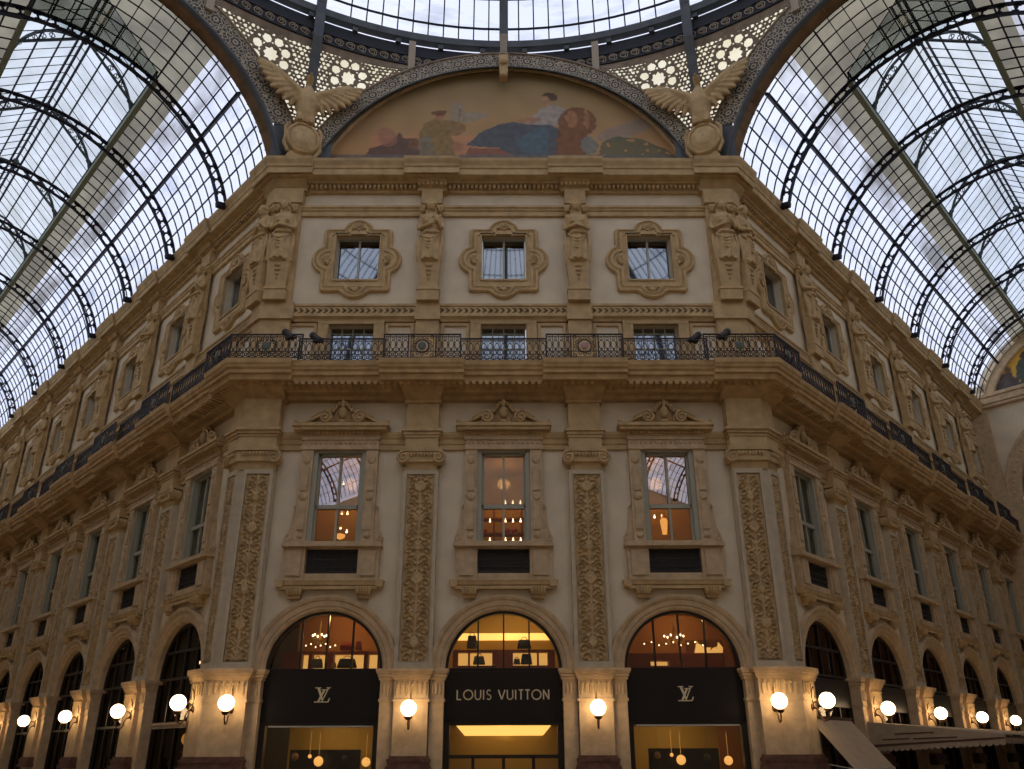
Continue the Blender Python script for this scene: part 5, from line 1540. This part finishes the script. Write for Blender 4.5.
# cove strip in the middle upper shop
mb = MB(org=(0, 1.9, 5.2)); mb.box(-1.75, 1.75, -1.95, -1.85, 5.2, 5.4); o = mb.build('cove_strip', M['cove']); o.location = (0, 1.9, 5.2); tag(o, 'long warm light strip on the back wall of the middle upper shop', 'strip light')
for s in (-1, 1):
    mb = MB(org=(s * 1.33, .75, 4.2)); mb.box(s * 1.33 - .1, s * 1.33 + .1, -.8, -.7, 4.16, 4.24); o = mb.build('counter_light', M['cove']); o.location = (s * 1.33, .75, 4.2)
    tag(o, 'small glowing block at the %s foot of the middle fanlight' % ('left' if s < 0 else 'right'), 'light', 'small blocks of light')
def garland(x0, x1, z, n, off, w, sag=.05):
    t = thing('light_garland', 'string of small warm bulbs ' + w, 'light garland', (x0, -off, z), 0, 'bulb garlands in the fanlights')
    mb = MB(org=(x0, -off, z)); pts = [(x0 + (x1 - x0) * k / n, off, z + sag * sin(k * 2.1)) for k in range(n + 1)]; mb.tube(pts, .008, 4); mb.build('cord', M['iron'], t)
    for p in pts:
        mb = MB(org=(x0, -off, z)); mb.ell(p[0], p[1], p[2], .018, .018, .018, 6, 4); mb.build('bulb', M['bulb'], t)
garland(4.1, 5.8, 4.95, 8, -.9, 'across the right fanlight')
garland(-5.75, -4.9, 4.93, 6, -.9, 'across the left fanlight')
# chandelier in the right upper shop
def chandelier(x, y, z, lab, r=.28):
    t = thing('chandelier', lab, 'chandelier', (x, y, z)); I = lambda a, b, c: (a, b, c)
    mb = MB(fn=I); mb.lathe(0, 0, [(.02, -.1), (.06, 0), (.03, .1), (.015, .55)], 8)
    for k in range(6):
        a = 2 * pi * k / 6; mb.tube([(0, 0, -.02), (r * .5 * cos(a), r * .5 * sin(a), -.12), (r * cos(a), r * sin(a), .02)], .014, 5)
        mb.lathe(r * cos(a), r * sin(a), [(.03, .02), (.02, .05), (.015, .1)], 6)
    mb.build('frame', M['vase'], t)
    for k in range(6):
        a = 2 * pi * k / 6; mb = MB(fn=I); mb.ell(r * cos(a), r * sin(a), .13, .022, .022, .035, 6, 5); mb.build('bulb', M['bulb'], t)
chandelier(5.0, 1.0, 5.05, 'small branched chandelier behind the right fanlight')
chandelier(-5.4, 1.0, 5.1, 'small branched chandelier behind the left fanlight', .2)
# framed abstract picture on the right
t = thing('wall_picture', 'gold and red picture glowing at the right of the right fanlight', 'picture', (5.95, 1.3, 4.3))
mb = MB(org=(5.95, 1.3, 4.3)); mb.box(5.4, 6.5, -1.32, -1.28, 4.25, 5.1); mb.build('backing', M['room_brown'], t)
mb = MB(org=(5.95, 1.3, 4.3))
for k in range(9):
    a = k * .9; x, z = 5.6 + .09 * k, 4.45 + .22 * abs(sin(k * 1.3)); mb.poly([(x, z - .14), (x + .12, z - .05), (x + .16, z + .24), (x + .03, z + .3 + .14 * sin(a)), (x - .05, z + .08)], -1.28 + .002 * k, -1.26 + .002 * k)
mb.build('gold_shapes', M['niche'], t)

# first floor rooms: bulbs, shelves, lamps
for i, pts, w in ((0, [(x, z) for z in (8.84, 8.22) for x in (-.68, -.44, .05, .29, .53)] + [(x, 9.45) for x in (.05, .29, .53)], 'middle'), (-1, [(-.18, 8.62), (-.2, 10.1), (-.18, 9.1), (.0, 9.1), (.02, 8.5)], 'left'), (1, [(.05, 8.96), (-.18, 8.96), (-.2, 8.02), (.0, 8.02)], 'right')):
    for q, (dx, z) in enumerate(pts):
        mb = MB(fn=lambda x, y, z: (x, y, z)); mb.ell(0, 0, 0, .032, .032, .032, 8, 6); mb.lathe(0, 0, [(.012, .03), (.012, .09)], 6)
        o = mb.build('ceiling_bulb', M['bulb'], smooth=True); o.location = (i * BC + dx, 1.5, z)
        row = {8.84: 'middle', 8.22: 'lowest', 9.45: 'highest'}.get(z, ''); 
        tag(o, ('small warm bulb %s in the %s row of the middle first floor window' % (ORD[[-.68, -.44, .05, .29, .53].index(dx)], row)) if i == 0 else 'small warm bulb %s seen through the %s first floor window' % (ORD[q], w), 'light bulb', 'bulbs in the first floor rooms')
t = thing('display_shelf', 'red brown shelves behind the middle first floor window', 'shelf', (0, 2.2, 7.7), 0, 'lit display shelves')
mb = MB(org=(0, 2.2, 7.7))
for z in (8.05, 8.55, 9.05): mb.box(-1.6, 1.6, -2.3, -2.0, z, z + .06)
for x in (-1.6, -.35, .55, 1.55): mb.box(x, x + .06, -2.3, -2.0, 7.7, 9.6)
mb.build('boards', M['wood_red'], t)
mb = MB(org=(0, 2.2, 7.7)); 
for x in (-1.2, -.75, .0, .25, .85): mb.ell(x, -2.1, 8.22, .16, .1, .1, 10, 6); mb.ell(x + .1, -2.1, 8.7, .12, .1, .08, 10, 6)
mb.build('folded_goods', M['bag_red'], t)
t = thing('glass_lantern', 'glowing amber lantern behind the right first floor window', 'lantern', (5.03, 1.3, 8.35)); I = lambda a, b, c: (a, b, c)
mb = MB(fn=I); mb.lathe(0, 0, [(.07, .0), (.12, .42), (.09, .5)], 8); mb.build('shade', M['globe_dim'], t)
mb = MB(fn=I); mb.lathe(0, 0, [(.13, .5), (.06, .58), (.01, .66)], 8); mb.tube([(0, 0, .6), (0, 0, 2.2)], .008, 4); mb.build('cap', M['vase'], t)
t = thing('bowl_lamp', 'glowing bowl lamp behind the left first floor window', 'lamp', (-5.13, 1.4, 8.28))
mb = MB(fn=I); mb.lathe(0, 0, [(.04, -.04), (.15, .02), (.17, .1), (.12, .12)], 12); mb.build('bowl', M['globe_dim'], t)
mb = MB(fn=I); mb.tube([(0, 0, .1), (0, 0, 1.6)], .01, 4); mb.ell(0, 0, .4, .1, .1, .04, 8, 5); mb.build('stem', M['vase'], t)

# side arches: glazing
def build_sideglaze():
    t = thing('arch_glazing', '', 'glazed arch')
    mb = MB(); r = AR
    mb.arc([(r - .1, -.28), (r - .1, -.12), (r + .01, -.12), (r + .01, -.28)], 0, AZ, 0, pi, 36, closed=True)
    for x in (-.8, 0, .8): mb.box(x - .03, x + .03, -.24, -.14, 0, AZ + sqrt(r * r - x * x) - .03)
    for z in (2.85, AZ, 4.95): w = r if z <= AZ else sqrt(r * r - (z - AZ) ** 2); mb.box(-w, w, -.26, -.12, z - .035, z + .035)
    for s in (-1, 1): mb.box(s * r - .08, s * r + .08, -.28, -.1, 0, AZ)
    mb.build('frame', M['bronze'], t)
    mb = MB(); pts = [(r * .97 * cos(pi * k / 30), AZ + r * .97 * sin(pi * k / 30)) for k in range(31)] + [(-r * .97, 0), (r * .97, 0)]
    mb.poly(pts, -.205, -.195); mb.build('pane', M['glass_dark'], t)
    return t
p = build_sideglaze(); first = True
for sd, d, w, k in bays():
    if sd == 'C': continue
    lab = 'dark glazed arch front ' + w
    if first: t = p; first = False
    else: t = copy_tree(p)
    t.location = W(sd, d); t.rotation_euler = (0, 0, ROT[sd]); t['label'] = lab; t['group'] = 'glazed arches of the receding walls'
# signs and bits in the side arches
for k in range(NR):
    d = DG + k * SS
    mb = MB(org=(0, 0, 0)); mb.fn = lambda x, o, z: (x, -o, z); mb.box(-1.45, 1.45, -.1, -.04, 3.25, 4.05)
    o = mb.build('fascia_board', M['black_panel']); o.location = W('R', d); o.rotation_euler = (0, 0, ROT['R'])
    tag(o, 'dark shop fascia board across the arch on the right receding wall, %s from the corner' % ORD[k], 'fascia board', 'fascia boards of the right wall')
for k in range(3):   # strings of bulbs hanging in the left arches
    d = DG + k * SS; base = W('L', d, -.5, 0)
    t = thing('light_string', 'hanging string of white bulbs in the %s dark arch of the left wall' % ORD[k], 'light string', tuple(base), ROT['L'], 'hanging bulb strings')
    mb = MB(); mb.tube([(.2, 0, 5.5), (.25, 0, 2.6)], .006, 3); mb.build('cord', M['iron'], t)
    pts = ((.7, 5.3), (.25, 4.6), (.4, 3.9)) if k == 0 else [(.3 + .12 * (q % 2) - .04 * q, 5.2 - .26 * q) for q in range(8)]
    for x, z in pts:
        mb = MB(); mb.ell(x, 0, z, .035 if k else .05, .035, .035 if k else .05, 6, 4); mb.build('bulb', M['bulb'], t)
for q, (dx, z, r) in enumerate(((1.0, 2.42, .2), (.7, 2.02, .1), (1.1, 1.9, .12))):
    mb = MB(fn=lambda a, b, c: (a, b, c)); mb.ell(0, 0, 0, r, r, r, 14, 10); mb.tube([(0, 0, r), (0, 0, r + .5)], .003, 4)
    o = mb.build('amber_ball', M['globe_dim'] if q == 0 else M['bag_tan'], smooth=True); o.location = W('L', DG - dx + 1.0, -.6, z)
    tag(o, '%s hanging ball in the corner arch of the left receding wall' % ('large glowing amber', 'small tan', 'lower tan')[q], 'hanging ball', 'hanging balls of the left wall')
t = thing('entrance_canopy', 'narrow brown canopy ledge under the first lamp on the left receding wall', 'canopy', tuple(W('L', 2.3, 0, 2.8)), ROT['L'])
mb = MB(); mb.box(-.9, 1.3, -.1, .35, 0, .05); mb.box(-.9, 1.3, .3, .36, -.12, .05); mb.build('ledge', M['lattice'], t)
mb = MB(); mb.box(-.9, 1.3, .36, .38, -.02, .03); mb.build('edge_strip', M['stone_pale'], t)

# awnings on the right wall
org = tuple(W('R', 1.95, 0, 1.5)); t = thing('sloping_awning', 'beige sloping canvas awning over the first arch of the right receding wall', 'awning', org, 0)
mb = MB(fn=lambda x, o, z: tuple(W('R', x, o, z)), org=org)
G = []
for k in range(9):
    f = k / 8; G.append([mb.P(.62 + 2.76 * q, .2 + 1.05 * f, 2.87 - 1.3 * f + (.02 if j % 2 else 0)) for j, q in enumerate([i / 8 for i in range(9)])])
for a, b in zip(G, G[1:]):
    for i in range(8): mb.F(a[i], a[i + 1], b[i + 1], b[i])
o = mb.build('canvas', M['awning'], t); md = o.modifiers.new('thick', 'SOLIDIFY'); md.thickness = .015
mb = MB(fn=lambda x, o, z: tuple(W('R', x, o, z)), org=org); mb.box(.6, 3.4, .12, .24, 2.84, 2.93); mb.build('roller_box', M['awning_trim'], t)
mb = MB(fn=lambda x, o, z: tuple(W('R', x, o, z)), org=org); mb.box(.62, 3.38, 1.22, 1.28, 1.53, 1.58)
for x in (.64, 3.36): mb.tube([(x, .15, 1.75), (x, 1.22, 1.57)], .012, 5)
mb.build('front_bar', M['white_bar'], t)
org = tuple(W('R', 5, 0, 1.8)); t = thing('cafe_awning', 'long beige awning with scalloped valance along the right receding wall', 'awning', org, 0)
fn = lambda x, o, z: tuple(W('R', x, o, z)); D1, D2, OF = 4.55, 28, 3.9
mb = MB(fn=fn, org=org)
for a, b in ((D1, D2),):
    I = [mb.P(*p) for p in ((D1, .2, 2.84), (D2, .2, 2.84), (D2, OF, 2.42), (D1, OF, 2.42))]; mb.F(*I)
    I = [mb.P(*p) for p in ((D1, .2, 2.84), (D1, OF, 2.42), (D1, OF, 2.30), (D1, .2, 2.12))]; mb.F(*I)
o = mb.build('canvas', M['awning'], t); md = o.modifiers.new('thick', 'SOLIDIFY'); md.thickness = .015
mb = MB(fn=fn, org=org)
def valance(P0, P1, zt0, zt1, h=.16, n=40):
    for k in range(n):
        f0, f1 = k / n, (k + 1) / n; fm = (f0 + f1) / 2
        L = lambda f: tuple(P0[i] + (P1[i] - P0[i]) * f for i in (0, 1)); zz = lambda f: zt0 + (zt1 - zt0) * f
        pts = [(L(f0), zz(f0)), (L(f1), zz(f1)), (L(f1), zz(f1) - h * .55), (L(f0 + (f1 - f0) * .8), zz(fm) - h * .9), (L(fm), zz(fm) - h), (L(f0 + (f1 - f0) * .2), zz(fm) - h * .9), (L(f0), zz(f0) - h * .55)]
        mb.F(*[mb.P(p[0][0], p[0][1], p[1]) for p in pts])
valance((D1, .2), (D1, OF), 2.12, 2.30, n=22); valance((D1, OF), (D2, OF), 2.34, 2.34, n=120)
o = mb.build('valance', M['awning'], t); md = o.modifiers.new('thick', 'SOLIDIFY'); md.thickness = .012
mb = MB(fn=fn, org=org)
I = [mb.P(*p) for p in ((D1 - .02, .2, 2.18), (D1 - .02, OF, 2.36), (D1 - .02, OF, 2.31), (D1 - .02, .2, 2.11))]; mb.F(*I)
I = [mb.P(*p) for p in ((D1, OF + .02, 2.40), (D2, OF + .02, 2.40), (D2, OF + .02, 2.34), (D1, OF + .02, 2.34))]; mb.F(*I)
for z, a, b in ((2.5, 1.0, 2.1), (2.34, .6, 1.4), (2.36, 1.5, 2.7)):
    I = [mb.P(D1 - .02, a, z + .0), mb.P(D1 - .02, b, z + .03), mb.P(D1 - .02, b, z - .01), mb.P(D1 - .02, a, z - .04)]; mb.F(*I)
mb.build('dark_piping', M['awning_trim'], t)

# ------------------------------------------------------------------ world, camera, render look
w = bpy.data.worlds.new('sky'); SC.world = w; w.use_nodes = True; nt = w.node_tree; bg = nt.nodes['Background']
tc = nt.nodes.new('ShaderNodeTexCoord'); no = nt.nodes.new('ShaderNodeTexNoise'); no.inputs['Scale'].default_value = 2.2; no.inputs['Detail'].default_value = 5
mr = nt.nodes.new('ShaderNodeMapRange'); mr.inputs['From Min'].default_value = .35; mr.inputs['From Max'].default_value = .7
mx = nt.nodes.new('ShaderNodeMix'); mx.data_type = 'RGBA'; mx.inputs['A'].default_value = (.74, .80, 1.0, 1); mx.inputs['B'].default_value = (.90, .92, 1.0, 1)
nt.links.new(tc.outputs['Generated'], no.inputs['Vector']); nt.links.new(no.outputs['Fac'], mr.inputs['Value']); nt.links.new(mr.outputs['Result'], mx.inputs['Factor'])
nt.links.new(mx.outputs['Result'], bg.inputs['Color']); bg.inputs['Strength'].default_value = 1.16

cam = bpy.data.cameras.new('camera'); co = bpy.data.objects.new('camera', cam); COL.objects.link(co); SC.camera = co
th, psi, rho = .3706, .0066, -.0041
Fv = Vector((sin(psi) * cos(th), cos(psi) * cos(th), sin(th))); Rv = Vector((cos(psi), -sin(psi), 0)); Uv = Rv.cross(Fv)
Rr = Rv * cos(rho) + Uv * sin(rho); Ur = -Rv * sin(rho) + Uv * cos(rho)
mw = Matrix((( Rr.x, Ur.x, -Fv.x, .1113), (Rr.y, Ur.y, -Fv.y, -22.0368), (Rr.z, Ur.z, -Fv.z, 1.9782), (0, 0, 0, 1)))
co.matrix_world = mw
cam.sensor_fit = 'HORIZONTAL'; cam.sensor_width = 36; cam.lens = 36 * 770.793 / 1024; cam.shift_y = (454.134 - 384.5) / 1024; cam.clip_end = 500
SC.view_settings.view_transform = 'Standard'; SC.view_settings.look = 'None'; SC.view_settings.exposure = 0; SC.view_settings.gamma = 1
SC.view_settings.use_curve_mapping = False
cy = SC.cycles
cy.max_bounces = 8; cy.diffuse_bounces = 3; cy.glossy_bounces = 3; cy.transparent_max_bounces = 12; cy.transmission_bounces = 4
cy.use_denoising = True; cy.sample_clamp_indirect = 6; cy.caustics_reflective = False; cy.caustics_refractive = False
